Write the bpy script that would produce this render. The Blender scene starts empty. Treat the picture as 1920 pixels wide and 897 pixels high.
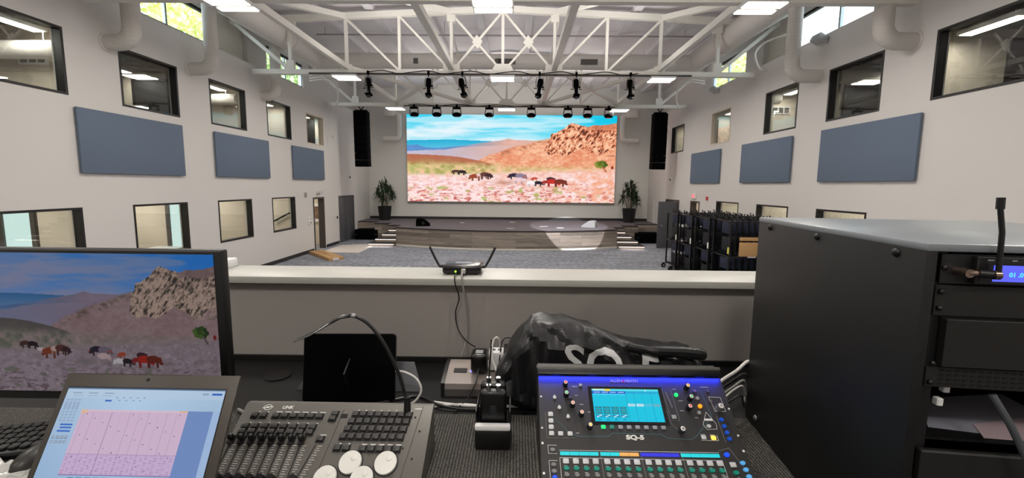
import bpy, bmesh, math, random
import numpy as np
from mathutils import Vector, Matrix
random.seed(7)
PI = math.pi
sc = bpy.context.scene
COL = sc.collection

# ------------------------------------------------------------------ camera, world, exposure
CZ = 2.75
cam_data = bpy.data.cameras.new('camera')
cam = bpy.data.objects.new('camera', cam_data)
COL.objects.link(cam)
pitch, yaw, roll = .1073, .0097, .0098
fwd = Vector((-math.sin(yaw) * math.cos(pitch), math.cos(yaw) * math.cos(pitch), -math.sin(pitch)))
rgt = Vector((math.cos(yaw), math.sin(yaw), 0))
upv = rgt.cross(fwd)
r2 = rgt * math.cos(roll) + upv * math.sin(roll)
u2 = -rgt * math.sin(roll) + upv * math.cos(roll)
mw = Matrix((r2, u2, -fwd)).transposed().to_4x4()
mw.translation = (0, 0, CZ)
cam.matrix_world = mw
cam_data.sensor_fit = 'HORIZONTAL'
cam_data.sensor_width = 36
cam_data.lens = 775.3 / 1920 * 36
cam_data.shift_y = (431.5 - 448.5) / 1920
cam_data.clip_start = .02
cam_data.clip_end = 300
sc.camera = cam
sc.view_settings.view_transform = 'Standard'
sc.view_settings.look = 'None'
sc.view_settings.gamma = 1
sc.view_settings.exposure = 0.0
sc.view_settings.use_curve_mapping = False

world = bpy.data.worlds.new('sky')
sc.world = world
world.use_nodes = True
bg = world.node_tree.nodes['Background']
bg.inputs[0].default_value = (.80, .90, 1, 1)
bg.inputs[1].default_value = 6.5

def add_light(name, kind, loc, energy, color=(1, 1, 1), size=.5, size_y=None, rot=(0, 0, 0), **kw):
    d = bpy.data.lights.new(name, kind)
    d.energy = energy
    d.color = color
    if kind == 'AREA':
        d.size = size
        if size_y:
            d.shape = 'RECTANGLE'
            d.size_y = size_y
    for k, v in kw.items():
        setattr(d, k, v)
    o = bpy.data.objects.new(name, d)
    o.location = loc
    o.rotation_euler = rot
    COL.objects.link(o)
    return o

HALL_W = 68  # each highbay fixture
HALL_UP = 50      # unseen fill added beside each highbay to brighten the roof
ROOM_W = 24       # each lamp in the side rooms
sun = add_light('sun', 'SUN', (10, 0, 30), 6.0, (1, .95, .86), rot=(math.radians(38), math.radians(-18), 0), angle=.01)

# ------------------------------------------------------------------ materials
def lin(c):
    if isinstance(c, str):
        c = tuple(int(c[i:i + 2], 16) for i in (0, 2, 4))
    return tuple((x / 255 / 12.92) if x / 255 <= .04045 else ((x / 255 + .055) / 1.055) ** 2.4 for x in c)

MATS = {}
def mat(name, c, rough=.6, metal=0, noise=0, scale=8, bump=0, bscale=60, spec=.5, stretch=None):
    if name in MATS:
        return MATS[name]
    m = bpy.data.materials.new(name)
    m.use_nodes = True
    nt = m.node_tree
    b = nt.nodes['Principled BSDF']
    col = (*lin(c), 1)
    b.inputs['Base Color'].default_value = col
    b.inputs['Roughness'].default_value = rough
    b.inputs['Metallic'].default_value = metal
    b.inputs['Specular IOR Level'].default_value = spec
    if noise or bump:
        tc = nt.nodes.new('ShaderNodeTexCoord')
        vec = tc.outputs['Object']
        if stretch:
            mp = nt.nodes.new('ShaderNodeMapping')
            mp.inputs['Scale'].default_value = stretch
            nt.links.new(vec, mp.inputs['Vector'])
            vec = mp.outputs['Vector']
    if noise:
        n = nt.nodes.new('ShaderNodeTexNoise')
        n.inputs['Scale'].default_value = scale
        n.inputs['Detail'].default_value = 4
        nt.links.new(vec, n.inputs['Vector'])
        mx = nt.nodes.new('ShaderNodeMix')
        mx.data_type = 'RGBA'
        mx.inputs[6].default_value = tuple(max(0, x * (1 - noise)) for x in col[:3]) + (1,)
        mx.inputs[7].default_value = tuple(min(1, x * (1 + noise)) for x in col[:3]) + (1,)
        nt.links.new(n.outputs['Fac'], mx.inputs[0])
        nt.links.new(mx.outputs[2], b.inputs['Base Color'])
    if bump:
        n2 = nt.nodes.new('ShaderNodeTexNoise')
        n2.inputs['Scale'].default_value = bscale
        n2.inputs['Detail'].default_value = 3
        nt.links.new(vec, n2.inputs['Vector'])
        bp = nt.nodes.new('ShaderNodeBump')
        bp.inputs['Strength'].default_value = bump
        bp.inputs['Distance'].default_value = .01
        nt.links.new(n2.outputs['Fac'], bp.inputs['Height'])
        nt.links.new(bp.outputs['Normal'], b.inputs['Normal'])
    MATS[name] = m
    return m

def emit(name, c, strength, base=(20, 20, 22)):
    if name in MATS:
        return MATS[name]
    m = mat(name, base, .4)
    b = m.node_tree.nodes['Principled BSDF']
    b.inputs['Emission Color'].default_value = (*lin(c), 1)
    b.inputs['Emission Strength'].default_value = strength
    return m

def picture_mat(name, strength, rough=.5, spec=.3):
    m = mat(name, (6, 6, 7), rough, spec=spec)
    nt = m.node_tree
    b = nt.nodes['Principled BSDF']
    a = nt.nodes.new('ShaderNodeAttribute')
    a.attribute_name = 'picture'
    nt.links.new(a.outputs['Color'], b.inputs['Emission Color'])
    b.inputs['Emission Strength'].default_value = strength
    return m

def glass_mat():
    m = bpy.data.materials.new('window_glass')
    m.use_nodes = True
    nt = m.node_tree
    nt.nodes.clear()
    out = nt.nodes.new('ShaderNodeOutputMaterial')
    mx = nt.nodes.new('ShaderNodeMixShader')
    fr = nt.nodes.new('ShaderNodeFresnel')
    fr.inputs[0].default_value = 2.1
    tr = nt.nodes.new('ShaderNodeBsdfTransparent')
    tr.inputs[0].default_value = (.93, .96, .95, 1)
    gl = nt.nodes.new('ShaderNodeBsdfGlossy')
    gl.inputs['Roughness'].default_value = .0
    ge = nt.nodes.new('ShaderNodeNewGeometry')
    mu = nt.nodes.new('ShaderNodeMath')
    mu.operation = 'MULTIPLY_ADD'          # only the near face of a pane mirrors
    mu.inputs[1].default_value = -1
    mu.inputs[2].default_value = 1
    m2 = nt.nodes.new('ShaderNodeMath')
    m2.operation = 'MULTIPLY'
    nt.links.new(ge.outputs['Backfacing'], mu.inputs[0])
    nt.links.new(mu.outputs[0], m2.inputs[0])
    nt.links.new(fr.outputs[0], m2.inputs[1])
    nt.links.new(m2.outputs[0], mx.inputs[0])
    nt.links.new(tr.outputs[0], mx.inputs[1])
    nt.links.new(gl.outputs[0], mx.inputs[2])
    nt.links.new(mx.outputs[0], out.inputs[0])
    return m
GLASS = glass_mat()

def plank_mat():
    m = mat('stage_wood', (104, 96, 88), .6)
    nt = m.node_tree
    b = nt.nodes['Principled BSDF']
    tc = nt.nodes.new('ShaderNodeTexCoord')
    mp = nt.nodes.new('ShaderNodeMapping')
    mp.inputs['Rotation'].default_value = (math.radians(90), 0, 0)
    br = nt.nodes.new('ShaderNodeTexBrick')
    br.inputs['Scale'].default_value = 1.0
    br.inputs['Brick Width'].default_value = 1.9
    br.inputs['Row Height'].default_value = .16
    br.inputs['Mortar Size'].default_value = .003
    br.inputs['Color1'].default_value = (*lin((108, 100, 92)), 1)
    br.inputs['Color2'].default_value = (*lin((156, 143, 131)), 1)
    br.inputs['Mortar'].default_value = (*lin((50, 46, 42)), 1)
    br.offset_frequency = 2
    nt.links.new(tc.outputs['Object'], mp.inputs['Vector'])
    nt.links.new(mp.outputs['Vector'], br.inputs['Vector'])
    m2 = nt.nodes.new('ShaderNodeMapping')
    m2.inputs['Scale'].default_value = (1.2, 1.2, 26)
    nz = nt.nodes.new('ShaderNodeTexNoise')
    nz.inputs['Scale'].default_value = 1.6
    nz.inputs['Detail'].default_value = 5
    nt.links.new(tc.outputs['Object'], m2.inputs['Vector'])
    nt.links.new(m2.outputs['Vector'], nz.inputs['Vector'])
    mx = nt.nodes.new('ShaderNodeMix')
    mx.data_type = 'RGBA'
    mx.blend_type = 'OVERLAY'
    mx.inputs[0].default_value = .75
    nt.links.new(br.outputs['Color'], mx.inputs[6])
    nt.links.new(nz.outputs['Fac'], mx.inputs[7])
    nt.links.new(mx.outputs[2], b.inputs['Base Color'])
    return m

def carpet_mat():
    m = mat('hall_carpet', (84, 86, 92), .95)
    nt = m.node_tree
    b = nt.nodes['Principled BSDF']
    tc = nt.nodes.new('ShaderNodeTexCoord')
    br = nt.nodes.new('ShaderNodeTexBrick')
    br.inputs['Scale'].default_value = 1.0
    br.inputs['Brick Width'].default_value = 1.0
    br.inputs['Row Height'].default_value = .25
    br.inputs['Mortar Size'].default_value = 0
    br.inputs['Color1'].default_value = (*lin((120, 122, 130)), 1)
    br.inputs['Color2'].default_value = (*lin((138, 140, 149)), 1)
    mp = nt.nodes.new('ShaderNodeMapping')
    mp.inputs['Scale'].default_value = (3.2, 2.2, 1)
    nz = nt.nodes.new('ShaderNodeTexNoise')
    nz.inputs['Scale'].default_value = 2.2
    nz.inputs['Detail'].default_value = 6
    nt.links.new(tc.outputs['Object'], br.inputs['Vector'])
    nt.links.new(tc.outputs['Object'], mp.inputs['Vector'])
    nt.links.new(mp.outputs['Vector'], nz.inputs['Vector'])
    mx = nt.nodes.new('ShaderNodeMix')
    mx.data_type = 'RGBA'
    mx.blend_type = 'OVERLAY'
    mx.inputs[0].default_value = .8
    nt.links.new(br.outputs['Color'], mx.inputs[6])
    nt.links.new(nz.outputs['Fac'], mx.inputs[7])
    nt.links.new(mx.outputs[2], b.inputs['Base Color'])
    return m

def stripe_mat(name, c, axis, freq, depth, rough=.6, var=.0):
    """fine ridges along one axis (roof deck, desk mat)"""
    m = mat(name, c, rough)
    nt = m.node_tree
    b = nt.nodes['Principled BSDF']
    tc = nt.nodes.new('ShaderNodeTexCoord')
    w = nt.nodes.new('ShaderNodeTexWave')
    w.bands_direction = axis
    w.inputs['Scale'].default_value = freq
    w.inputs['Distortion'].default_value = var * 6
    w.inputs['Detail'].default_value = 3
    w.inputs['Detail Scale'].default_value = 6
    nt.links.new(tc.outputs['Object'], w.inputs['Vector'])
    bp = nt.nodes.new('ShaderNodeBump')
    bp.inputs['Strength'].default_value = depth
    bp.inputs['Distance'].default_value = .02
    nt.links.new(w.outputs['Fac'], bp.inputs['Height'])
    nt.links.new(bp.outputs['Normal'], b.inputs['Normal'])
    if var:
        nz = nt.nodes.new('ShaderNodeTexNoise')
        nz.inputs['Scale'].default_value = 900
        mul = nt.nodes.new('ShaderNodeMath')
        mul.operation = 'MULTIPLY'
        nt.links.new(tc.outputs['Object'], nz.inputs['Vector'])
        nt.links.new(w.outputs['Fac'], mul.inputs[0])
        nt.links.new(nz.outputs['Fac'], mul.inputs[1])
        mx = nt.nodes.new('ShaderNodeMix')
        mx.data_type = 'RGBA'
        col = lin(c)
        mx.inputs[6].default_value = tuple(x * (1 - var) for x in col) + (1,)
        mx.inputs[7].default_value = tuple(min(1, x * (1 + 2.6 * var)) for x in col) + (1,)
        nt.links.new(mul.outputs[0], mx.inputs[0])
        nt.links.new(mx.outputs[2], b.inputs['Base Color'])
    return m

M_WALL = mat('wall_paint', (212, 208, 204), .75, noise=.015, scale=1.2)
M_BACKWALL = mat('back_wall_paint', (222, 220, 214), .75, noise=.02, scale=1.0)
M_DECK = stripe_mat('roof_deck', (226, 222, 224), 'Y', 1.1, .35)
M_STEEL = mat('white_steel', (226, 223, 214), .5)
M_DUCT = mat('white_duct', (220, 215, 208), .5)
M_DUCTG = stripe_mat('spiral_duct', (206, 202, 194), 'Z', 4, .15)
M_BLACK = mat('black_frame', (24, 22, 22), .5, noise=.25, scale=20)
M_BLK = mat('black_metal', (5, 5, 5), .85, spec=.05)
M_BLKP = mat('black_plastic', (14, 14, 15), .38)
M_PANEL = mat('blue_fabric', (100, 113, 131), .95, noise=.05, scale=40, bump=.15, bscale=400)
M_WOOD = plank_mat()
M_CARPET = carpet_mat()
M_STAGETOP = mat('stage_carpet', (98, 92, 96), .9, noise=.12, scale=3)
M_WHITE = mat('white_plastic', (226, 226, 226), .45)
M_WHITELAM = mat('white_laminate', (178, 177, 170), .4)
M_GREYDOOR = mat('grey_door', (82, 82, 86), .5)
M_DARKTRIM = mat('dark_base_trim', (44, 41, 42), .6)
M_BEIGE = mat('beige_room', (205, 194, 178), .8)
M_CHROME = mat('chrome', (200, 200, 200), .2, 1)
M_LAMP = emit('lamp_glow', (255, 244, 226), 9)
M_LED = emit('led_strip_glow', (255, 236, 226), 1.5)
M_NAVY = mat('navy_fabric', (33, 38, 60), .85, noise=.15, scale=60)
M_CARD = mat('cardboard', (186, 146, 98), .8, noise=.06, scale=14)

# ------------------------------------------------------------------ mesh helpers
class MB:
    """collects shapes and builds them as one mesh"""
    def __init__(s, M=None):
        s.v, s.f, s.M = [], [], M or Matrix()
    def add(s, vs, fs, M=None):
        o = len(s.v)
        T = s.M @ M if M else s.M
        s.v += [T @ Vector(p) for p in vs]
        s.f += [tuple(i + o for i in f) for f in fs]
        return s
    def box(s, x0, x1, y0, y1, z0, z1, M=None):
        x0, x1 = sorted((x0, x1)); y0, y1 = sorted((y0, y1)); z0, z1 = sorted((z0, z1))
        return s.add([(x0, y0, z0), (x1, y0, z0), (x1, y1, z0), (x0, y1, z0), (x0, y0, z1), (x1, y0, z1), (x1, y1, z1), (x0, y1, z1)],
                     [(3, 2, 1, 0), (4, 5, 6, 7), (0, 1, 5, 4), (1, 2, 6, 5), (2, 3, 7, 6), (3, 0, 4, 7)], M)
    def rbox(s, x0, x1, y0, y1, z0, z1, r=.004, seg=2, M=None):
        bm = bmesh.new()
        bmesh.ops.create_cube(bm, size=1)
        for v in bm.verts:
            v.co = Vector(((x0 + x1) / 2 + v.co.x * abs(x1 - x0), (y0 + y1) / 2 + v.co.y * abs(y1 - y0), (z0 + z1) / 2 + v.co.z * abs(z1 - z0)))
        bmesh.ops.bevel(bm, geom=bm.edges[:], offset=r, segments=seg, affect='EDGES', profile=.5)
        bm.verts.index_update()
        s.add([v.co.copy() for v in bm.verts], [[v.index for v in f.verts] for f in bm.faces], M)
        bm.free()
        return s
    def beam(s, p0, p1, w, h, up=(0, 0, 1)):
        p0, p1 = Vector(p0), Vector(p1)
        d = (p1 - p0).normalized()
        a = d.cross(Vector(up))
        if a.length < 1e-4:
            a = d.cross(Vector((0, 1, 0)))
        a.normalize()
        b = a.cross(d)
        vs = [p + a * (sx * w / 2) + b * (sz * h / 2) for p in (p0, p1) for sx, sz in ((-1, -1), (1, -1), (1, 1), (-1, 1))]
        return s.add(vs, [(0, 1, 2, 3), (7, 6, 5, 4), (0, 4, 5, 1), (1, 5, 6, 2), (2, 6, 7, 3), (3, 7, 4, 0)])
    def ring(s, c, a, b, r, n):
        return [c + a * (r * math.cos(2 * PI * k / n)) + b * (r * math.sin(2 * PI * k / n)) for k in range(n)]
    def cyl(s, p0, p1, r0, r1=None, n=16, M=None):
        p0, p1 = Vector(p0), Vector(p1)
        r1 = r0 if r1 is None else r1
        d = (p1 - p0).normalized()
        a = d.orthogonal().normalized()
        b = d.cross(a)
        vs = s.ring(p0, a, b, r0, n) + s.ring(p1, a, b, r1, n)
        fs = [(k, (k + 1) % n, n + (k + 1) % n, n + k) for k in range(n)] + [tuple(range(n))[::-1], tuple(range(n, 2 * n))]
        return s.add(vs, fs, M)
    def tube(s, pts, r, n=8, smooth=True, sub=6, M=None):
        pts = [Vector(p) for p in pts]
        if smooth and len(pts) > 2:
            q = []
            for i in range(len(pts) - 1):
                p0 = pts[max(i - 1, 0)]; p1 = pts[i]; p2 = pts[i + 1]; p3 = pts[min(i + 2, len(pts) - 1)]
                for k in range(sub):
                    t = k / sub
                    q.append(.5 * ((2 * p1) + (p2 - p0) * t + (2 * p0 - 5 * p1 + 4 * p2 - p3) * t * t + (3 * p1 - p0 - 3 * p2 + p3) * t ** 3))
            q.append(pts[-1])
            pts = q
        vs, fs = [], []
        a = None
        for i, p in enumerate(pts):
            d = (pts[min(i + 1, len(pts) - 1)] - pts[max(i - 1, 0)])
            d = d.normalized() if d.length > 1e-9 else Vector((0, 0, 1))
            a = d.orthogonal().normalized() if a is None else (a - d * a.dot(d)).normalized()
            b = d.cross(a)
            rr = r[i * (len(r) - 1) // max(1, len(pts) - 1)] if isinstance(r, (list, tuple)) else r
            vs += s.ring(p, a, b, rr, n)
        for i in range(len(pts) - 1):
            fs += [(i * n + k, i * n + (k + 1) % n, (i + 1) * n + (k + 1) % n, (i + 1) * n + k) for k in range(n)]
        fs += [tuple(range(n))[::-1], tuple(range((len(pts) - 1) * n, len(pts) * n))]
        return s.add(vs, fs, M)
    def lathe(s, prof, n=24, c=(0, 0, 0), M=None):
        c = Vector(c)
        vs = [c + Vector((r * math.cos(2 * PI * k / n), r * math.sin(2 * PI * k / n), z)) for r, z in prof for k in range(n)]
        fs = [(i * n + k, i * n + (k + 1) % n, (i + 1) * n + (k + 1) % n, (i + 1) * n + k) for i in range(len(prof) - 1) for k in range(n)]
        fs += [tuple(range(n))[::-1], tuple(range((len(prof) - 1) * n, len(prof) * n))]
        return s.add(vs, fs, M)
    def prism(s, poly, z0, z1, M=None):
        n = len(poly)
        vs = [(x, y, z0) for x, y in poly] + [(x, y, z1) for x, y in poly]
        fs = [tuple(range(n))[::-1], tuple(range(n, 2 * n))] + [(k, (k + 1) % n, n + (k + 1) % n, n + k) for k in range(n)]
        return s.add(vs, fs, M)
    def ball(s, c, rx, ry=None, rz=None, n=14, M=None):
        ry = ry or rx; rz = rz or rx
        m = n // 2
        vs, fs = [], []
        for i in range(1, m):
            t = PI * i / m
            vs += [(c[0] + rx * math.sin(t) * math.cos(2 * PI * k / n), c[1] + ry * math.sin(t) * math.sin(2 * PI * k / n), c[2] + rz * math.cos(t)) for k in range(n)]
        for i in range(m - 2):
            fs += [(i * n + k, (i + 1) * n + k, (i + 1) * n + (k + 1) % n, i * n + (k + 1) % n) for k in range(n)]
        vs += [(c[0], c[1], c[2] + rz), (c[0], c[1], c[2] - rz)]
        t = len(vs) - 2
        fs += [(t, k, (k + 1) % n) for k in range(n)] + [(t + 1, (m - 2) * n + (k + 1) % n, (m - 2) * n + k) for k in range(n)]
        return s.add(vs, fs, M)
    def build(s, name, m, parent=None, label=None, sharp=35, fix=True):
        me = bpy.data.meshes.new(name)
        me.from_pydata([tuple(p) for p in s.v], [], s.f)
        if fix:
            bm = bmesh.new()
            bm.from_mesh(me)
            bmesh.ops.recalc_face_normals(bm, faces=bm.faces[:])
            bm.to_mesh(me)
            bm.free()
        me.polygons.foreach_set('use_smooth', [True] * len(me.polygons))
        me.set_sharp_from_angle(angle=math.radians(sharp))
        me.materials.append(m)
        o = bpy.data.objects.new(name, me)
        COL.objects.link(o)
        if parent:
            o.parent = parent
        if label:
            o['label'] = label
        return o

def tag(o, label, cat, group=None, kind=None):
    o['label'] = label
    o['category'] = cat
    if group:
        o['group'] = group
    if kind:
        o['kind'] = kind
    return o

def thing(name, label, cat, loc=(0, 0, 0), rotz=0, group=None):
    o = bpy.data.objects.new(name, None)
    o.empty_display_size = .05
    COL.objects.link(o)
    o.location = loc
    o.rotation_euler = (0, 0, rotz)
    return tag(o, label, cat, group)

def struct(o):
    o['kind'] = 'structure'
    return o

def dup(root, loc=None, rotz=None, label=None, group=None):
    r = root.copy()
    COL.objects.link(r)
    if loc is not None:
        r.location = loc
    if rotz is not None:
        r.rotation_euler = (0, 0, rotz)
    if label:
        r['label'] = label
    if group:
        r['group'] = group
    for ch in list(root.children):
        c = ch.copy()
        COL.objects.link(c)
        c.parent = r
        for g in ch.children:
            d = g.copy()
            COL.objects.link(d)
            d.parent = c
    return r

def text(name, s, m, parent, M, size=.02, extrude=.0003, align='CENTER', sx=1, label=None, bold=0, shear=0):
    cu = bpy.data.curves.new(name, 'FONT')
    cu.body = s
    cu.size = size
    cu.extrude = extrude
    cu.offset = bold
    cu.align_x = align
    cu.align_y = 'CENTER'
    cu.shear = shear
    cu.resolution_u = 3
    t = bpy.data.objects.new('tmp_text', cu)
    COL.objects.link(t)
    dg = bpy.context.evaluated_depsgraph_get()
    dg.update()
    me = bpy.data.meshes.new_from_object(t.evaluated_get(dg))
    bpy.data.objects.remove(t)
    me.transform(M @ Matrix.Diagonal((sx, 1, 1, 1)))
    me.materials.clear()
    me.materials.append(m)
    me.name = name
    o = bpy.data.objects.new(name, me)
    COL.objects.link(o)
    if parent:
        o.parent = parent
    if label:
        o['label'] = label
    return o

def frame_matrix(o, u, v):
    """local x along u, local y along v, z the normal"""
    u = Vector(u).normalized()
    v = Vector(v)
    v = (v - u * v.dot(u)).normalized()
    n = u.cross(v)
    M = Matrix((u, v, n)).transposed().to_4x4()
    M.translation = o
    return M

def picture_mesh(name, M, w, h, rgb, m, parent):
    """a flat display: x right, y up in M; rgb rows run from the top"""
    ny, nx = rgb.shape[:2]
    xs = np.linspace(0, w, nx); ys = np.linspace(h, 0, ny)
    X, Y = np.meshgrid(xs, ys)
    R = np.array(M)
    P = np.stack([X.ravel(), Y.ravel(), np.zeros(X.size), np.ones(X.size)], 0)
    co = (R @ P)[:3].T
    idx = np.arange(nx * ny).reshape(ny, nx)
    q = np.stack([idx[1:, :-1], idx[1:, 1:], idx[:-1, 1:], idx[:-1, :-1]], -1).reshape(-1, 4)
    me = bpy.data.meshes.new(name)
    me.vertices.add(len(co))
    me.vertices.foreach_set('co', co.astype(np.float32).ravel())
    me.loops.add(q.size)
    me.loops.foreach_set('vertex_index', q.astype(np.int32).ravel())
    me.polygons.add(len(q))
    me.polygons.foreach_set('loop_start', np.arange(0, q.size, 4, dtype=np.int32))
    me.update(calc_edges=True)
    at = me.attributes.new('picture', 'FLOAT_COLOR', 'POINT')
    c = np.clip(rgb.reshape(-1, 3), 0, 1)
    c = np.where(c <= .04045, c / 12.92, ((c + .055) / 1.055) ** 2.4)
    at.data.foreach_set('color', np.concatenate([c, np.ones((len(c), 1))], 1).astype(np.float32).ravel())
    me.materials.append(m)
    o = bpy.data.objects.new(name, me)
    COL.objects.link(o)
    if parent:
        o.parent = parent
    return o
# ------------------------------------------------------------------ what the screens show
def vnoise(h, w, fx, fy, seed, octv=4):
    rg = np.random.RandomState(seed)
    out = np.zeros((h, w)); amp = 1; tot = 0
    for k in range(octv):
        nx, ny = int(fx * 2 ** k) + 2, int(fy * 2 ** k) + 2
        g = rg.rand(ny, nx)
        x = np.linspace(0, nx - 1.001, w); y = np.linspace(0, ny - 1.001, h)
        xi, yi = x.astype(int), y.astype(int)
        tx, ty = x - xi, y - yi
        tx = (tx * tx * (3 - 2 * tx))[None]; ty = (ty * ty * (3 - 2 * ty))[:, None]
        a = g[np.ix_(yi, xi)]; b = g[np.ix_(yi, xi + 1)]; c = g[np.ix_(yi + 1, xi)]; d = g[np.ix_(yi + 1, xi + 1)]
        out += amp * ((a * (1 - tx) + b * tx) * (1 - ty) + (c * (1 - tx) + d * tx) * ty)
        tot += amp; amp *= .55
    return out / tot

def paint_desert(nx, ny, lively):
    """red desert valley under a cloudy sky with small grazing horses"""
    u = np.linspace(0, 1, nx)[None].repeat(ny, 0)
    v = np.linspace(0, 1, ny)[:, None].repeat(nx, 1)
    C = np.array
    def L(pts):
        p = np.array(pts)
        return np.interp(np.linspace(0, 1, nx), p[:, 0], p[:, 1])[None]
    def mix(a, b, t):
        return a * (1 - t[..., None]) + b * t[..., None]
    def put(img, mask, col):
        m = np.clip(mask, 0, 1)[..., None]
        return img * (1 - m) + col * m
    N1 = vnoise(ny, nx, 3, 5, 1, 5); N2 = vnoise(ny, nx, 40, 26, 2, 4); N3 = vnoise(ny, nx, 90, 70, 3, 3); N4 = vnoise(ny, nx, 12, 9, 4, 4)
    if lively:
        sky0, sky1, cloud = C([.02, .78, .92]), C([.72, .92, .98]), C([.90, .96, .99])
        teal0, teal1 = C([.12, .68, .84]), C([.36, .76, .88])
        hill, haze = C([.86, .68, .62]), C([.92, .82, .86])
        slope, slope2 = C([.90, .55, .40]), C([.99, .78, .64])
        rk0, rk1, rk2 = C([.36, .18, .13]), C([.90, .52, .37]), C([.99, .80, .65])
        grn, brn = C([.68, .72, .40]), C([.72, .42, .31])
        gr0, gr1, red = C([1.0, .90, .90]), C([.96, .74, .67]), C([.72, .27, .22])
    else:
        sky0, sky1, cloud = C([.10, .38, .68]), C([.38, .46, .62]), C([.44, .46, .57])
        teal0, teal1 = C([.16, .33, .50]), C([.30, .41, .55])
        hill, haze = C([.40, .36, .42]), C([.44, .42, .50])
        slope, slope2 = C([.42, .34, .35]), C([.47, .40, .41])
        rk0, rk1, rk2 = C([.16, .145, .14]), C([.36, .31, .28]), C([.56, .48, .44])
        grn, brn = C([.32, .33, .29]), C([.27, .25, .25])
        gr0, gr1, red = C([.46, .41, .45]), C([.40, .355, .375]), C([.27, .22, .24])
    # sky: open blue to the right, long clouds rising to the left
    img = mix(sky0, sky1, np.clip(.30 + v * 2.2 - u * .42, 0, 1))
    cl = np.clip((vnoise(ny, nx, 4, 9, 11, 5) - .40) * 4.2, 0, 1) * np.clip(1.25 - u * 1.2, .15, 1)
    img = put(img, cl, cloud)
    img = put(img, np.clip((vnoise(ny, nx, 3, 16, 12, 4) - .48) * 4, 0, .55), cloud)
    # far blue range
    tl = L([(0, .295), (.1, .29), (.2, .283), (.3, .29), (.42, .30), (1, .32)])
    img = put(img, (v > tl) * 1., mix(teal0, teal1, np.clip((v - tl) / .1, 0, 1)))
    l2 = L([(0, .35), (.05, .345), (.09, .375), (.15, .38), (.21, .365), (.28, .35), (.34, .325), (.40, .305), (.45, .29), (.485, .268), (.52, .283), (.57, .285), (.63, .29), (1, .30)])
    hc = mix(C([.35, .55, .78]) if lively else C([.23, .33, .48]), hill, np.clip((u - .18) * 3.4, 0, 1))
    hc = hc * (.92 + .2 * N4[..., None])
    img = put(img, (v > l2) * 1., hc)
    l3 = L([(0, .42), (.1, .405), (.18, .40), (.25, .375), (.33, .36), (.42, .35), (.55, .35), (1, .36)])
    img = put(img, (v > l3) * .75, mix(haze, hill, np.clip(u * 1.6 + (N4 - .5), 0, 1)))
    # the long slope up to the crag
    ls = L([(0, .9), (.36, .50), (.40, .455), (.46, .41), (.52, .36), (.57, .335), (.62, .30), (.66, .275), (1, .26)]) + (N2[ny // 3][None] - .5) * .02
    sl = mix(slope, slope2, np.clip(N4 * 1.5 - .3 + (N3 - .5) * 1.3 + (N2 - .5) * .8, 0, 1))
    img = put(img, (v > ls) * 1., sl)
    rid = np.exp(-((v - ls - .03) / .028) ** 2) * ((u > .38) & (u < .68)) * np.clip((N2 - .42) * 5, 0, 1)
    img = put(img, rid * .8, rk1 * .75)
    # crag
    top = L([(0, 1), (.655, 1), (.66, .40), (.668, .33), (.672, .27), (.685, .255), (.69, .205), (.715, .185), (.735, .165), (.755, .135), (.775, .105), (.79, .095), (.815, .098), (.83, .108), (.86, .125), (.885, .118), (.92, .108), (.96, .10), (1, .09)])
    bot = L([(0, 0), (.655, 0), (.66, .41), (.68, .44), (.72, .445), (.76, .455), (.79, .43), (.83, .39), (.87, .40), (.90, .445), (.94, .43), (.97, .38), (1, .35)]) + (N2[ny // 2][None] - .5) * .05
    j = (vnoise(ny, nx, 60, 8, 21, 4) - .5)
    tj = top + (vnoise(1, nx, 40, 1, 22, 3)[0][None] - .5) * .03
    crag = ((v > tj) & (v < bot)) * 1.
    st = vnoise(ny, nx, 70, 34, 23, 4)
    # slanting ribs of rock
    rows = np.arange(ny)[:, None]; cols = (np.arange(nx)[None] + rows * .55).astype(int) % nx
    st2 = 1 - np.abs(vnoise(ny, nx, 95, 22, 24, 4) * 2 - 1)[rows, cols] * 2.2
    k = np.clip((st * .75 + st2 * .45 - (.36 if lively else .27)) * 2.3, 0, 1)
    k = np.clip(k - .5 * np.clip((vnoise(ny, nx, 16, 8, 41, 4) - .55) * 6, 0, 1), 0, 1)
    rc = np.where((k < .5)[..., None], mix(rk0, rk1, k * 2), mix(rk1, rk2, k * 2 - 1))
    img = put(img, crag, rc)
    plateau = crag * (u > .86) * (v < tj + .07 - (1 - u) * .2)
    img = put(img, plateau * .8, slope * .95)
    scree = ((v > L([(0, 1), (.84, 1), (.90, .42), (.95, .36), (1, .32)])) & (v < .46)) * np.clip((st2 - .42) * 4, 0, 1)
    img = put(img, scree * .8, rc)
    # left hill
    lh = L([(0, .452), (.07, .455), (.14, .462), (.20, .47), (.26, .485), (.32, .51), (.37, .535), (.42, .565), (.46, .60), (.5, 1)])
    img = put(img, ((v > lh) & (u < .48)) * 1., mix(brn, (grn + brn) / 2, np.clip((v - lh) * 7 + (N2 - .5) * 1.2 - .1, 0, 1)))
    # green band, pale ground with stones
    gb = np.clip((v - .53 - (u > .45) * .03 - np.clip(.35 - u, 0, 1) * -.02) * 18, 0, 1) * np.clip(1.1 - u * .35 + (N2 - .5) * 2.2, 0, 1)
    img = put(img, gb * (u < 1) * ((v > lh) | (u > .4)), mix(grn, slope2, np.clip((N2 - .35) * 2 + u * .4, 0, 1)))
    gl = .645 + .02 * np.sin(u * 5) + (N1 - .5) * .06 - u * .035
    gm = np.clip((v - gl) * 24, 0, 1)
    ground = mix(gr0, gr1, np.clip((N2 - .3) * 1.9 + u * .35 - (v - .6) * .6, 0, 1))
    img = put(img, gm, ground)
    stn = np.clip((vnoise(ny, nx, 60, 75, 31, 3) - .55) * 9, 0, 1) * gm * np.clip((v - .68) * 3.5, .15, 1)
    img = put(img, stn * .8, red)
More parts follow.
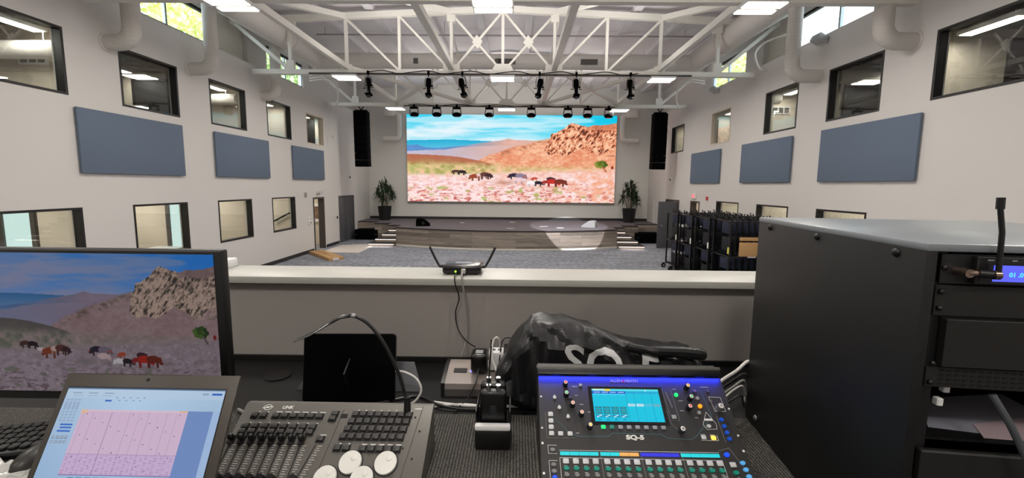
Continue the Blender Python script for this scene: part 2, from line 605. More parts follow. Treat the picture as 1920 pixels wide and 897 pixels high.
    img = put(img, np.clip((N3 - .62) * 7, 0, 1) * gm * (.6 if lively else .25), C([1, .97, .97]) * (1 if lively else .62))
    if lively:
        img = put(img, gm * np.clip((u - .72) * 3, 0, .6) * np.clip(.3 + (N2 - .4) * 3, 0, 1), C([.97, .66, .50]))
    img = put(img, np.clip((vnoise(ny, nx, 26, 24, 33, 3) - .66) * 9, 0, 1) * gm * (v > .82) * .8, grn)
    # trodden patch
    img = put(img, np.exp(-(((u - .47) / .05) ** 2 + ((v - .775) / .025) ** 2)) * .55, brn * .8 + .1)
    def blob(cx, cy, rx, ry, col, a=1.):
        nonlocal img
        d = ((u - cx) / rx) ** 2 + ((v - cy) / ry) ** 2
        img = put(img, np.clip((1.25 - d) * 4, 0, 1) * a, C(col))
    def horse(cx, cy, w, col, face):
        h = w * 1.25
        for dx in (-.8, -.6, .55, .75):
            x = cx + dx * w * .5
            img_leg = (np.abs(u - x) < w * .05) & (v > cy) & (v < cy + h * 1.0)
            nonlocal img
            img = put(img, img_leg * .9, C(col) * .75)
        blob(cx, cy, w * .5, h * .42, col)
        blob(cx + face * w * .55, cy + h * .15, w * .14, h * .38, col)
        blob(cx + face * w * .66, cy + h * .5, w * .13, h * .16, C(col) * .9)
    dk = 1 if lively else .62
    def c3(r, g, b):
        return [r * dk, g * dk, b * dk]
    for a in ((.235, .645, .03, c3(.33, .2, .2), -1), (.262, .65, .032, c3(.14, .1, .14), 1), (.293, .69, .026, c3(.96, .86, .88), 1), (.33, .70, .045, c3(.62, .28, .17), -1),
              (.352, .685, .036, c3(.92, .78, .76), 1), (.375, .68, .045, c3(.40, .22, .2), 1), (.392, .69, .03, c3(.24, .14, .16), 1),
              (.492, .70, .014, c3(.70, .28, .22), -1), (.516, .685, .04, c3(.18, .14, .22), -1), (.545, .69, .045, c3(.55, .5, .58), 1), (.538, .735, .042, c3(.93, .80, .82), 1), (.565, .70, .016, c3(.7, .4, .38), 1),
              (.615, .72, .026, c3(.80, .32, .2), -1), (.602, .77, .036, c3(.98, .95, .96), -1), (.632, .77, .034, c3(.14, .11, .15), 1), (.69, .725, .036, c3(.28, .16, .22), 1),
              (.672, .76, .03, c3(.62, .16, .16), -1), (.70, .755, .05, c3(.78, .18, .14), 1), (.735, .755, .05, c3(.48, .18, .13), 1)):
        horse(*a)
    # bush and a browsing animal at the edge
    for k in range(26):
        a = k * 2.4
        blob(.932 + math.cos(a) * .026 * (k / 26) ** .5, .555 + math.sin(a) * .034 * (k / 26) ** .5, .008, .016, [[.26, .36, .10], [.52, .56, .2], [.40, .46, .14]][k % 3] if lively else [[.10, .17, .08], [.22, .30, .12], [.15, .23, .1]][k % 3])
    for t in np.linspace(0, 1, 14):
        blob(.94 + t * .016, .585 + t * .05, .0035, .008, brn)
    blob(.985, .59, .006, .017, [.60 * dk, .15 * dk, .12 * dk])
    return img

def paint_sheet(nx, ny):
    """pale blue application window with a pink table"""
    u = np.linspace(0, 1, nx)[None].repeat(ny, 0)
    v = np.linspace(0, 1, ny)[:, None].repeat(nx, 1)
    img = np.ones((ny, nx, 3)) * np.array([.70, .81, .92])
    def rect(x0, x1, y0, y1, c, a=1.):
        y0, y1 = [y if y < .14 else .205 + (y - .145) * 1.027 for y in (y0, y1)]
        m = (u >= x0) & (u < x1) & (v >= y0) & (v < y1)
        img[m] = img[m] * (1 - a) + np.array(c) * a
    img[...] -= (v[..., None] * np.array([.10, .08, .04]))
    img += (np.clip(.5 - np.abs(u - .45), 0, 1) * .12)[..., None]
    rect(0, 1, 0, .012, (.30, .40, .52))
    rect(0, 1, .012, .10, (.76, .85, .94), .6)
    for k in range(3):
        rect(.04 + k * .10, .10 + k * .10, .048, .055, (.55, .63, .74)); rect(.05 + k * .09, .11 + k * .09, .075, .081, (.58, .66, .76))
    rect(.86, .90, .035, .055, (.60, .70, .82)); rect(.92, .985, .035, .055, (.20, .42, .80))
    rect(.26, .30, .115, .13, (.20, .42, .80))
    for k in range(9):
        rect(.32 + k * .022, .332 + k * .022, .088 + .027 * (k % 2), .096 + .027 * (k % 2), (.50, .58, .72))
    for r in range(6):
        for k in range(4):
            rect(.015 + k * .025, .032 + k * .025, .11 + r * .026, .124 + r * .026, (.60, .68, .80), .7)
    rect(.035, .11, .275, .29, (.22, .45, .82)); rect(.04, .11, .30, .315, (.22, .45, .82)); rect(.03, .11, .33, .345, (.22, .45, .82))
    for r in range(2):
        for k in range(4):
            rect(.012 + k * .027, .031 + k * .027, .38 + r * .04, .405 + r * .04, (.50, .55, .62)); rect(.014 + k * .027, .029 + k * .027, .384 + r * .04, .398 + r * .04, (.68, .74, .82))
    rect(.80, 1, .145, 1, (.46, .58, .80)); rect(.955, 1, .145, 1, (.66, .77, .92))
    rect(.135, .80, .145, .70, (.86, .75, .86)); rect(.135, .80, .145, .16, (.90, .79, .86))
    rect(.135, .175, .145, .18, (.92, .76, .66)); rect(.745, .80, .145, .158, (.95, .74, .50))
    rect(.135, .80, .53, .70, (.80, .70, .88), .6)
    for k in range(11):
        x = .155 + k * .058
        rect(x, x + .003, .165, .70, (.55, .45, .62), .55 if k % 2 else .22)
        for r in range(14):
            if (k * 7 + r * 3) % 5 == 0:
                rect(x + .018, x + .024, .18 + r * .037, .188 + r * .037, (.30, .22, .38), .8)
    for r in range(9):
        for k in range(22):
            if (k + r) % 3:
                rect(.14 + k * .03, .156 + k * .03, .54 + r * .018, .546 + r * .018, (.52, .36, .58), .35)
    rect(.135, .80, .70, .705, (.55, .45, .66)); rect(.135, .80, .53, .533, (.62, .5, .7), .8); rect(.135, .80, .62, .622, (.62, .5, .7), .8)
    for k in range(10):
        rect(.2 + k * .05, .235 + k * .05, .72, .73, (.42, .50, .70))
    rect(.0, 1, .965, 1, (.30, .36, .46))
    return img

def paint_desk_display(nx, ny):
    """cyan channel view of the mixing desk"""
    u = np.linspace(0, 1, nx)[None].repeat(ny, 0)
    v = np.linspace(0, 1, ny)[:, None].repeat(nx, 1)
    img = np.ones((ny, nx, 3)) * np.array([.05, .76, .88])
    def rect(x0, x1, y0, y1, c, a=1.):
        m = (u >= x0) & (u < x1) & (v >= y0) & (v < y1)
        img[m] = img[m] * (1 - a) + np.array(c) * a
    rect(0, 1, 0, .06, (.35, .86, .90)); rect(.02, .2, 0, .05, (.80, .92, .88)); rect(.2, .28, 0, .07, (.88, .86, .30)); rect(.80, .815, .02, .06, (1, 1, 1))
    rect(0, .5, .07, .15, (.12, .36, .78)); rect(.5, 1, .07, .15, (.12, .66, .84))
    for k in range(4):
        x = .03 + k * .12
        rect(x, x + .09, .10, .115, (.80, .9, 1)); rect(x - .01, x + .095, .16, .20, (.40, .80, .96), .7)
        rect(x - .01, x - .004, .55, .90, (.02, .28, .42)); rect(x + .085, x + .091, .55, .90, (.02, .28, .42))
        for r in range(3):
            rect(x, x + .08, .56 + r * .08, .615 + r * .08, (.06, .40, .46))
            rect(x + .01, x + .07, .58 + r * .08, .59 + r * .08, (.45, .80, .78))
        rect(x, x + .08, .80, .88, (.16, .55, .70)); m = (np.abs((u - x) / .08 + (v - .80) / .08 - 1) < .2) & (u > x) & (u < x + .08) & (v > .8) & (v < .88); img[m] = (.75, .9, .95)
        m = (np.abs(np.abs((u - x - .04)) * 8 - (v - .93) * 5) < .06) & (v > .91) & (v < .97) & (u > x) & (u < x + .08); img[m] = (.04, .40, .62)
    for k in range(4):
        x = .5 + k * .125
        rect(x, x + .004, .07, 1, (.04, .52, .68))
        rect(x + .01, x + .115, .46, .54, [(.76, .88, .93), (.80, .90, .94), (.30, .74, .86), (.42, .68, .76)][k])
        rect(x + .025, x + .1, .49, .505, (.45, .68, .76))
    return img
# ------------------------------------------------------------------ the hall: shell
WL, WR, YB, CX = -8.184, 7.274, 23.05, -.455
Y0 = -5.0
LEDGE = 6.38
TH = .22
def wall_grid(name, m, plane, sgn, a0, a1, z0, z1, holes, th, parent=None):
    """wall in the plane x=plane (sgn: outward side) with rectangular openings; one connected mesh"""
    A = sorted({a0, a1, *[h[0] for h in holes], *[h[1] for h in holes]})
    Z = sorted({z0, z1, *[h[2] for h in holes], *[h[3] for h in holes]})
    def solid(i, j):
        if i < 0 or j < 0 or i >= len(A) - 1 or j >= len(Z) - 1:
            return False
        a, z = (A[i] + A[i + 1]) / 2, (Z[j] + Z[j + 1]) / 2
        return not any(h[0] < a < h[1] and h[2] < z < h[3] for h in holes)
    idx, vs, fs = {}, [], []
    def V(i, j, s):
        if (i, j, s) not in idx:
            idx[(i, j, s)] = len(vs)
            vs.append((plane + sgn * th * s, A[i], Z[j]))
        return idx[(i, j, s)]
    for i in range(len(A) - 1):
        for j in range(len(Z) - 1):
            if not solid(i, j):
                continue
            for s in (0, 1):
                fs.append((V(i, j, s), V(i + 1, j, s), V(i + 1, j + 1, s), V(i, j + 1, s)))
            for di, dj, e in ((-1, 0, ((i, j), (i, j + 1))), (1, 0, ((i + 1, j), (i + 1, j + 1))), (0, -1, ((i, j), (i + 1, j))), (0, 1, ((i, j + 1), (i + 1, j + 1)))):
                if not solid(i + di, j + dj):
                    (p, q) = e
                    fs.append((V(*p, 0), V(*q, 0), V(*q, 1), V(*p, 1)))
    mb = MB().add(vs, fs)
    return struct(mb.build(name, m, parent, sharp=20))

UP = (4.31, 5.5)
LO = (1.08, 2.26)
LW_up = [(6.2, 7.67), (8.71, 10.19), (11.22, 12.7), (13.75, 15.2), (16.3, 17.75)]
LW_lo = [(6.2, 7.71), (8.745, 10.22), (11.27, 12.73), (13.79, 15.245)]
RW_up = [(6.05, 7.57), (8.6, 10.05), (11.1, 12.53), (14.48, 15.9), (18.42, 19.86)]
RW_lo = [(8.65, 10.1), (11.14, 12.61), (13.62, 15.14)]
L_door = [(16.58, 17.54, 0, 2.19), (18.98, 20.76, 0, 2.2)]
R_door = [(16.5, 17.36, 0, 2.19), (18.56, 20.22, 0, 2.17)]
wall_grid('wall_left', M_WALL, WL, -1, Y0, YB, 0, LEDGE, [(a, b, *UP) for a, b in LW_up] + [(a, b, *LO) for a, b in LW_lo] + L_door, TH)
wall_grid('wall_right', M_WALL, WR, 1, Y0, YB, 0, LEDGE, [(a, b, *UP) for a, b in RW_up] + [(a, b, *LO) for a, b in RW_lo] + R_door, TH)
# clerestory set back above a ledge
CLX, CRX = -8.75, 7.85
CW = [(9.15, 12.3, 6.62, 7.52), (14.85, 17.3, 6.62, 7.52)]
CI = (12.52, 13.75, 6.62, 7.9)
wall_grid('wall_left_clerestory', M_WALL, CLX, -1, Y0, YB, LEDGE - .1, 8.4, CW + [CI], .18)
wall_grid('wall_right_clerestory', M_WALL, CRX, 1, Y0, YB, LEDGE - .1, 8.4, CW + [CI], .18)
struct(MB().box(CLX - .2, WL - TH, Y0, YB, LEDGE - .12, LEDGE).build('trim_left_ledge', M_WALL))
struct(MB().box(WR + TH, CRX + .2, Y0, YB, LEDGE - .12, LEDGE).build('trim_right_ledge', M_WALL))
M_INFILL = mat('infill_board', (226, 222, 210), .7)
n_win = 0
for sx, X, Xl in ((-1, CLX, WL), (1, CRX, WR)):
    side = 'left' if sx < 0 else 'right'
    struct(MB().box(X + sx * .10, X + sx * .16, CI[0], CI[1], CI[2], CI[3]).build('trim_%s_infill' % side, M_INFILL))
    t = MB()
    t.box(X + sx * .0, X - sx * .05, 13.75, 14.2, LEDGE, 8.0)
    struct(t.build('trim_%s_pilaster' % side, M_WALL))
    for (a, b, z0, z1) in CW:
        n_win += 1
        f = MB()
        w = .055
        xa, xb = X + sx * .03, X + sx * .11
        f.box(xa, xb, a, b, z0, z0 + w); f.box(xa, xb, a, a + w, z0, z1); f.box(xa, xb, b - w, b, z0, z1)
        mid = a + (b - a) * .5
        f.box(xa, xb, mid - w / 2, mid + w / 2, z0, z1)
        fo = struct(f.build('window_%d' % n_win, mat('aluminium_frame', (150, 158, 160), .4, .3)))
        hd = MB().box(xa - sx * .015, xb, a, b, z1 - .075, z1)
        hd.build('window_head', M_BLACK, fo)
        MB().box(X + sx * .06, X + sx * .07, a + w, b - w, z0 + w, z1 - .075).build('pane', GLASS, fo)

# framed openings to the side rooms
def win(side, a, b, z0, z1, m=None):
    global n_win
    n_win += 1
    X, s = (WL, -1) if side == 'left' else (WR, 1)
    w, d = .045, .15
    xa, xb = X - s * .006, X + s * d
    f = MB()
    f.box(xa, xb, a, b, z1 - w, z1); f.box(xa, xb, a, b, z0, z0 + w)
    f.box(xa, xb, a, a + w, z0 + w, z1 - w); f.box(xa, xb, b - w, b, z0 + w, z1 - w)
    fo = struct(f.build('window_%d' % n_win, m or M_BLACK))
    MB().box(X + s * .115, X + s * .125, a + w, b - w, z0 + w, z1 - w).build('pane', GLASS, fo)
    return fo
for k, (a, b) in enumerate(LW_up): win('left', a, b, *UP, M_BEIGE if k == 4 else None)
for a, b in LW_lo: win('left', a, b, *LO)
for k, (a, b) in enumerate(RW_up): win('right', a, b, *UP, M_BEIGE if k == 3 else None)
for a, b in RW_lo: win('right', a, b, *LO)

# back wall, roof, floor
struct(MB().box(CLX - .2, CRX + .2, YB, YB + .2, 0, 8.6).build('wall_back', M_BACKWALL))
struct(MB().box(CLX - .2, CRX + .2, Y0 - .2, Y0, 0, 8.6).build('wall_front', M_WALL))
def roof_z(x):
    return 8.30 - .05 * abs(x - CX)
rf = MB()
for xa, xb in ((CLX - .25, CX), (CX, CRX + .25)):
    za, zb = roof_z(xa), roof_z(xb)
    rf.add([(xa, Y0, za), (xb, Y0, zb), (xb, YB, zb), (xa, YB, za), (xa, Y0, za + .15), (xb, Y0, zb + .15), (xb, YB, zb + .15), (xa, YB, za + .15)],
           [(0, 1, 2, 3), (7, 6, 5, 4), (0, 4, 5, 1), (2, 6, 7, 3), (0, 3, 7, 4), (1, 5, 6, 2)])
struct(rf.build('ceiling', M_DECK, sharp=2))
struct(MB().box(WL - 4.6, WR + 4.6, Y0, YB, -.12, 0).build('floor', M_CARPET))
M_BASE = M_DARKTRIM
for side, X, s, cuts in (('left', WL, 1, [(Y0, 16.5), (17.62, 18.9), (20.84, 21.2)]), ('right', WR, -1, [(Y0, 16.42), (17.44, 18.48), (20.3, 21.2)])):
    for a, b in cuts:
        struct(MB().box(X, X + s * .015, a, b, 0, .13).build('baseboard_' + side, M_BASE))
struct(MB().box(WL, WR, YB - .015, YB, .84, .98).build('baseboard_back', M_BASE))

# side rooms (two storeys on either side)
UPF, UPC, LOC = 3.35, 5.85, 2.8
PU = {'left': [4.05, 8.6, 11.1, 13.62, 16.15, 18.9], 'right': [4.05, 8.5, 10.98, 13.6, 17.2, 20.6]}
PLO = {'left': [5.6, 8.64, 11.15, 13.65, 16.4, 18.6], 'right': [8.2, 11.0, 13.5, 16.3, 18.2, 20.6]}
def room_block(side):
    X, s = (WL - TH, -1) if side == 'left' else (WR + TH, 1)
    xo = X + s * 3.6
    nm = side
    struct(MB().box(xo, xo + s * .1, 4, YB, -.12, UPC + .1).build('wall_%s_rooms' % nm, M_BEIGE))
    struct(MB().box(X, xo, 4, YB, UPF - .2, UPF).build('floor_%s_upper_rooms' % nm, M_CARPET))
    struct(MB().box(X, xo, 4, YB, LOC, UPF - .21).build('ceiling_%s_lower_rooms' % nm, M_WALL))
    struct(MB().box(X, xo, 4, YB, UPC, UPC + .1).build('ceiling_%s_upper_rooms' % nm, mat('dark_deck', (96, 94, 92), .7)))
    for y in PU[side]:
        struct(MB().box(X, xo, y - .05, y + .05, UPF, UPC).build('wall_%s_partition' % nm, M_BEIGE))
    for y in PLO[side]:
        struct(MB().box(X, xo, y - .05, y + .05, 0, LOC).build('wall_%s_partition' % nm, M_BEIGE))
    return X, s, xo
RL = room_block('left')
RR = room_block('right')
struct(MB().box(WL - TH - 3.6, WL - TH, 4, 4.05, 0, UPC).build('wall_left_rooms_end', M_BEIGE))
struct(MB().box(WR + TH, WR + TH + 3.6, 4, 4.05, 0, UPC).build('wall_right_rooms_end', M_BEIGE))
NTH = ('nearest', 'second', 'third', 'fourth', 'farthest')
def room_lamp(x, y, z, top, lx, ly, label, group, w):
    t = thing('room_light', label, 'light', (x, y, z), 0, group)
    MB().rbox(-lx / 2 - .03, lx / 2 + .03, -ly / 2 - .03, ly / 2 + .03, .0, .07, .008).build('housing', M_WHITE, t)
    MB().box(-lx / 2, lx / 2, -ly / 2, ly / 2, -.012, -.001).build('lens', M_LAMP, t)
    for dy in (-ly * .35, ly * .35):
        MB().cyl((0, dy, .07), (0, dy, top - z), .006, n=6).build('hanger', M_STEEL, t)
    add_light('room_lamp_light', 'AREA', (x, y, z - .03), w, (1, .95, .86), lx, ly)
for side, (X, s, xo) in (('left', RL), ('right', RR)):
    for k in range(5):
        y0, y1 = PU[side][k], PU[side][k + 1]
        L = (1.7, .5, 1.5, 1.0, .8)[k] if side == 'left' else (.9, .6, 1.6, 1.2, .8)[k]
        dim = (.6 if k in (2, 3) else 1.0) if (side, k) not in (('left', 1), ('right', 1), ('right', 0), ('right', 4)) else .35
        room_lamp(X + s * (.85 if k != 1 else 1.5), y1 - .35 - L / 2, 5.62 if k != 1 else 5.5, UPC, .22, L, 'lit strip light inside the %s upper room on the %s' % (NTH[k], side), 'lights in the upper %s rooms' % side, ROOM_W * dim * (1.5 if k == 0 else 1))
    for k in range(5):
        y0, y1 = PLO[side][k], PLO[side][k + 1]
        room_lamp(X + s * 1.7, (y0 + y1) / 2, LOC - .1, LOC, .5, 1.1, 'flat lit panel inside the %s lower room on the %s' % (NTH[k], side), 'lights in the lower %s rooms' % side, ROOM_W * 1.25)
# dark doors in the end walls of the upper rooms
M_DDOOR = mat('dark_door', (38, 36, 36), .5)
def room_door(k, side, x0, x1, z1, lab, m=None):
    y = PU[side][k + 1] - .05
    t = thing('room_door', lab, 'door', ((x0 + x1) / 2, y, UPF))
    w = abs(x1 - x0) / 2; h = z1 - UPF
    f = MB()
    f.box(-w - .06, -w, -.05, 0, 0, h + .06).box(w, w + .06, -.05, 0, 0, h + .06).box(-w, w, -.05, 0, h, h + .06)
    f.build('door_frame', M_BLACK, t)
    MB().box(-w, w, -.03, 0, 0, h).build('door_leaf', m or M_DDOOR, t)
    MB().cyl((w * .75, -.03, 1.0), (w * .75, -.09, 1.0), .014, n=8).build('handle', M_CHROME, t)
room_door(1, 'left', -9.1, -10.0, 5.35, 'wide dark door at the end of the second upper room on the left')
room_door(4, 'left', -9.15, -9.7, 5.5, 'dark door at the end of the farthest upper room on the left')
room_door(0, 'right', 9.55, 10.6, 5.6, 'dark door at the end of the nearest upper room on the right')
room_door(1, 'right', 8.35, 9.6, 5.3, 'wide dark door at the end of the second upper room on the right')
room_door(3, 'right', 7.85, 8.05, 5.4, 'narrow dark door at the end of the fourth upper room on the right')
# round ducts and grilles
for side, k, xa, xb, z in (('left', 0, -8.75, -10.9, 5.28), ('left', 2, -8.8, -10.6, 5.35), ('right', 1, 7.9, 10.6, 5.5), ('right', 2, 7.6, 8.1, 5.5)):
    y = PU[side][k + 1] - .35
    t = thing('round_duct', 'pale round duct near the ceiling of the %s upper room on the %s' % (NTH[k], side), 'duct', (0, y, z))
    MB().cyl((xa, 0, 0), (xb, 0, 0), .17, n=18).build('duct_body', M_DUCT, t)
    for f in (.2, .8):
        x = xa + (xb - xa) * f
        MB().cyl((x, 0, .16), (x, 0, UPC - z), .008, n=6).build('hanger', M_STEEL, t)
for side, k, x, z in (('left', 0, -9.75, 5.2), ('right', 2, 8.35, 5.2)):
    t = thing('air_grille', 'white three slot air grille in the %s upper room on the %s' % (NTH[k], side), 'vent', (x, PU[side][k + 1] - .05, z))
    MB().rbox(-.3, .3, -.03, 0, -.12, .12, .006).build('face', M_WHITE, t)
    for j in (-1, 0, 1):
        MB().box(j * .18 - .07, j * .18 + .07, -.034, -.031, -.085, .085).build('slot', mat('grille_dark', (96, 92, 88), .7), t)
# daylit windows in the end walls of two lower rooms
PANE = emit('daylit_pane', (222, 246, 240), 1.0)
GFR = mat('grey_frame', (70, 66, 62), .5)
def lit_window(y, x0, x1, z0, z1, mids, lab):
    t = thing('exterior_window', lab, 'window', (0, y - .05, 0))
    f = MB()
    f.box(x0, x1, -.05, 0, z1, z1 + .06).box(x0, x1, -.05, 0, z0 - .06, z0)
    xs_ = [x0] + mids + [x1]
    for x in xs_:
        f.box(x - .05, x + .05, -.06, 0, z0 - .06, z1 + .06)
    f.build('frame', GFR, t)
    for a, b in zip(xs_[:-1], xs_[1:]):
        MB().box(a - .05, b + .05, -.02, 0, z0, z1).build('pane', PANE, t)
lit_window(8.64, -10.15, -11.7, .7, 2.2, [-10.85], 'bright two-pane window in the lower left room behind the monitor')
lit_window(11.15, -9.02, -9.42, .9, 2.25, [], 'narrow daylit window in the second lower room on the left')
t = thing('side_table', 'low pale table under the narrow window of the second lower room', 'table', (-9.3, 10.7, 0))
MB().rbox(-.4, .4, -.3, .3, .98, 1.02, .005).build('table_top', M_WHITE, t)
for x in (-.36, .36):
    for y in (-.26, .26):
        MB().box(x - .02, x + .02, y - .02, y + .02, 0, .98).build('leg', M_BLK, t)
t = thing('handrail', 'dark sloping handrail in the fourth lower room on the left', 'handrail', (0, 16.35, 0))
MB().tube([(-8.9, -.1, 1.62), (-9.6, -.1, 1.25)], .03, 8, smooth=False).build('rail', M_BLK, t)
for x, z in ((-9.0, 1.56), (-9.5, 1.3)):
    MB().cyl((x, -.1, z), (x, 0, z - .04), .015, n=8).build('bracket', M_BLK, t)
# ------------------------------------------------------------------ acoustic panels
for k, y in enumerate((7.72, 11.24, 15.13)):
    n = ('nearest', 'middle', 'farthest')[k]
    for side, X, s in (('left', WL, 1), ('right', WR, -1)):
        yy = y if side == 'left' else (7.64, 11.12, 14.96)[k]
        o = MB().rbox(X + s * .021, X + s * .07, yy, yy + 2.438, 2.905, 4.12, .012, 2).build('acoustic_panel', M_PANEL)
        tag(o, '%s of the three blue fabric acoustic panels on the %s wall' % (n, side), 'panel', 'acoustic panels on the %s wall' % side)

# ------------------------------------------------------------------ doors in the hall
def double_door():
    t = thing('double_door', 'closed grey double door in the left wall beside the stage', 'door', (WL, 19.87, 0))
    f = MB()
    for y in (-.89, .84):
        f.box(-.16, .02, y, y + .05, 0, 2.2)
    f.box(-.16, .02, -.84, .84, 2.15, 2.2)
    f.build('door_frame', M_GREYDOOR, t)
    for s in (-1, 1):
        d = MB().rbox(-.05, -.005, min(.002 * s, .835 * s), max(.002 * s, .835 * s), .01, 2.145, .003).build('door_leaf', M_GREYDOOR, t)
        h = MB()
        h.cyl((-.01, s * .07, 1.02), (.05, s * .07, 1.02), .022, n=10).rbox(.035, .055, s * .07 - .015, s * .07 + s * .12 + .0, 1.005, 1.035, .004)
        h.build('door_handle', M_CHROME, d)
double_door()
# open doorway on the left with a dark frame
f = MB()
f.box(WL - TH, WL + .015, 16.58, 16.66, 0, 2.19).box(WL - TH, WL + .015, 17.46, 17.54, 0, 2.19).box(WL - TH, WL + .015, 16.66, 17.46, 2.12, 2.19)
struct(f.build('door_1', mat('dark_door_frame', (72, 66, 62), .6)))
f = MB()
f.box(WR - .015, WR + TH, 16.5, 16.57, 0, 2.19).box(WR - .015, WR + TH, 17.29, 17.36, 0, 2.19).box(WR - .015, WR + TH, 16.57, 17.29, 2.12, 2.19)
struct(f.build('door_2', mat('dark_door_frame', (72, 66, 62), .6)))
f = MB()
f.box(WR - .015, WR + TH, 18.56, 18.62, 0, 2.17).box(WR - .015, WR + TH, 20.16, 20.22, 0, 2.17).box(WR - .015, WR + TH, 18.62, 20.16, 2.1, 2.17)
struct(f.build('door_3', mat('dark_door_frame', (72, 66, 62), .6)))
t = thing('grey_door', 'open grey door leaf standing out from the right wall', 'door', (WR - .02, 18.64, 0), math.radians(8))
d = MB().rbox(-.93, 0, -.022, .022, .012, 2.1, .003).build('door_leaf', M_GREYDOOR, t)
h = MB().cyl((-.86, -.02, 1.02), (-.86, -.07, 1.02), .02, n=10).rbox(-.87, -.73, -.075, -.055, 1.005, 1.035, .004).build('door_handle', M_CHROME, d)
MB().cyl((0, 0, .25), (0, 0, .37), .012, n=8).cyl((0, 0, 1.75), (0, 0, 1.87), .012, n=8).build('hinges', M_CHROME, t)
t = thing('grey_door', 'closed grey door leaf in the right wall behind the open leaf', 'door', (WR + .08, 19.78, 0))
MB().rbox(-.022, .022, -.38, .38, .012, 2.1, .003).build('door_leaf', M_GREYDOOR, t)
MB().box(-.03, -.02, -.3, .3, 1.0, 1.06).build('push_bar', M_CHROME, t)
# corridor picture seen through the left doorway
t = thing('framed_picture', 'white framed picture on the corridor wall beyond the left doorway', 'picture', (-8.98, 18.5, 1.45))
MB().box(-.27, .27, -.03, .01, -.42, .42).build('frame', M_WHITE, t)
MB().box(-.16, .16, -.034, -.03, -.28, .28).build('print', mat('print_tones', (120, 96, 74), .7, noise=.9, scale=6), t)

# ------------------------------------------------------------------ small wall devices
def dev(name, label, cat, x, y, z, s, sy, sz, d, m, extra=None):
    t = thing(name, label, cat, (x, y, z))
    MB().rbox(0, s * d, -sy / 2, sy / 2, -sz / 2, sz / 2, min(.008, d / 3)).build('housing', m, t)
    if extra:
        extra(t)
    return t
M_RED = mat('alarm_red', (200, 40, 50), .4)
def lens(s, d, r=.05, m=None):
    return lambda t: MB().ball((s * d, 0, -.01), r, r, r).build('lens', m or M_BLKP, t)
dev('emergency_light', 'white emergency light over the left doorway', 'light', WL, 17.05, 2.42, 1, .34, .12, .1, M_WHITE, lambda t: [MB().cyl((.09, y, .04), (.14, y, .02), .05, n=12).build('lamp_head', M_WHITE, t) for y in (-.1, .1)])
dev('fire_strobe', 'small grey alarm strobe left of the left doorway', 'alarm', WL, 16.0, 2.32, 1, .12, .16, .06, mat('strobe_grey', (150, 146, 142), .5), lens(1, .055, .03, M_WHITE))
dev('security_camera', 'white dome camera high on the left wall above the double door', 'camera', WL, 20.1, 3.08, 1, .16, .12, .1, M_WHITE, lens(1, .1, .05))
dev('thermostat', 'white thermostat on the left wall beside the doorway, the upper of two', 'thermostat', WL, 16.22, 1.42, 1, .12, .09, .03, M_WHITE)
dev('wall_switch', 'white switch box on the left wall below the thermostat', 'switch', WL, 16.22, 1.22, 1, .13, .15, .05, M_WHITE, lens(1, .05, .03))
dev('card_reader', 'small black reader on the left wall by the double door', 'reader', WL, 18.78, 1.22, 1, .08, .12, .03, M_BLKP)
dev('exit_sign', 'white exit sign with glowing red face on the right wall', 'sign', WR, 17.0, 2.38, -1, .34, .2, .06, M_WHITE,
    lambda t: text('lettering', 'EXIT', emit('exit_red', (255, 70, 90), 1.6), t, frame_matrix((-.062, 0, 0), (0, -1, 0), (0, 0, 1)), .16, .002))
dev('fire_alarm', 'small red fire alarm on the right wall beyond the chair carts', 'alarm', WR, 15.85, 2.33, -1, .1, .13, .06, M_RED, lens(-1, .055, .025, M_WHITE))
dev('security_camera', 'white dome camera on the right wall left of the exit sign', 'camera', WR, 19.5, 3.1, -1, .16, .12, .1, M_WHITE, lens(-1, .1, .05))
t = None
for x, y, z, lab in ((CRX - .575, 15.55, 6.2, 'white angled floodlight under the far clerestory window on the right'), (CRX - .575, 10.3, 6.2, 'white angled floodlight under the near clerestory window on the right')):
    t = thing('wall_flood', lab, 'light', (x, y, z))
    MB().rbox(-.06, 0, -.09, .09, -.06, .1, .01).build('mount', M_WHITE, t)
    M = Matrix.Rotation(math.radians(28), 4, 'Y')
    MB(M).rbox(-.28, -.04, -.15, .15, -.08, .07, .02).build('head', mat('flood_grey', (188, 190, 190), .5), t)
    MB(M).box(-.284, -.279, -.13, .13, -.06, .05).build('lens', mat('lens_grey', (160, 166, 170), .25), t)
o = MB().cyl((WR - .02, 21.9, 0.85), (WR - .02, 21.9, 2.0), .02, n=8).build('wall_conduit', M_STEEL)
tag(o, 'thin white conduit rising in the right corner behind the open door', 'conduit')

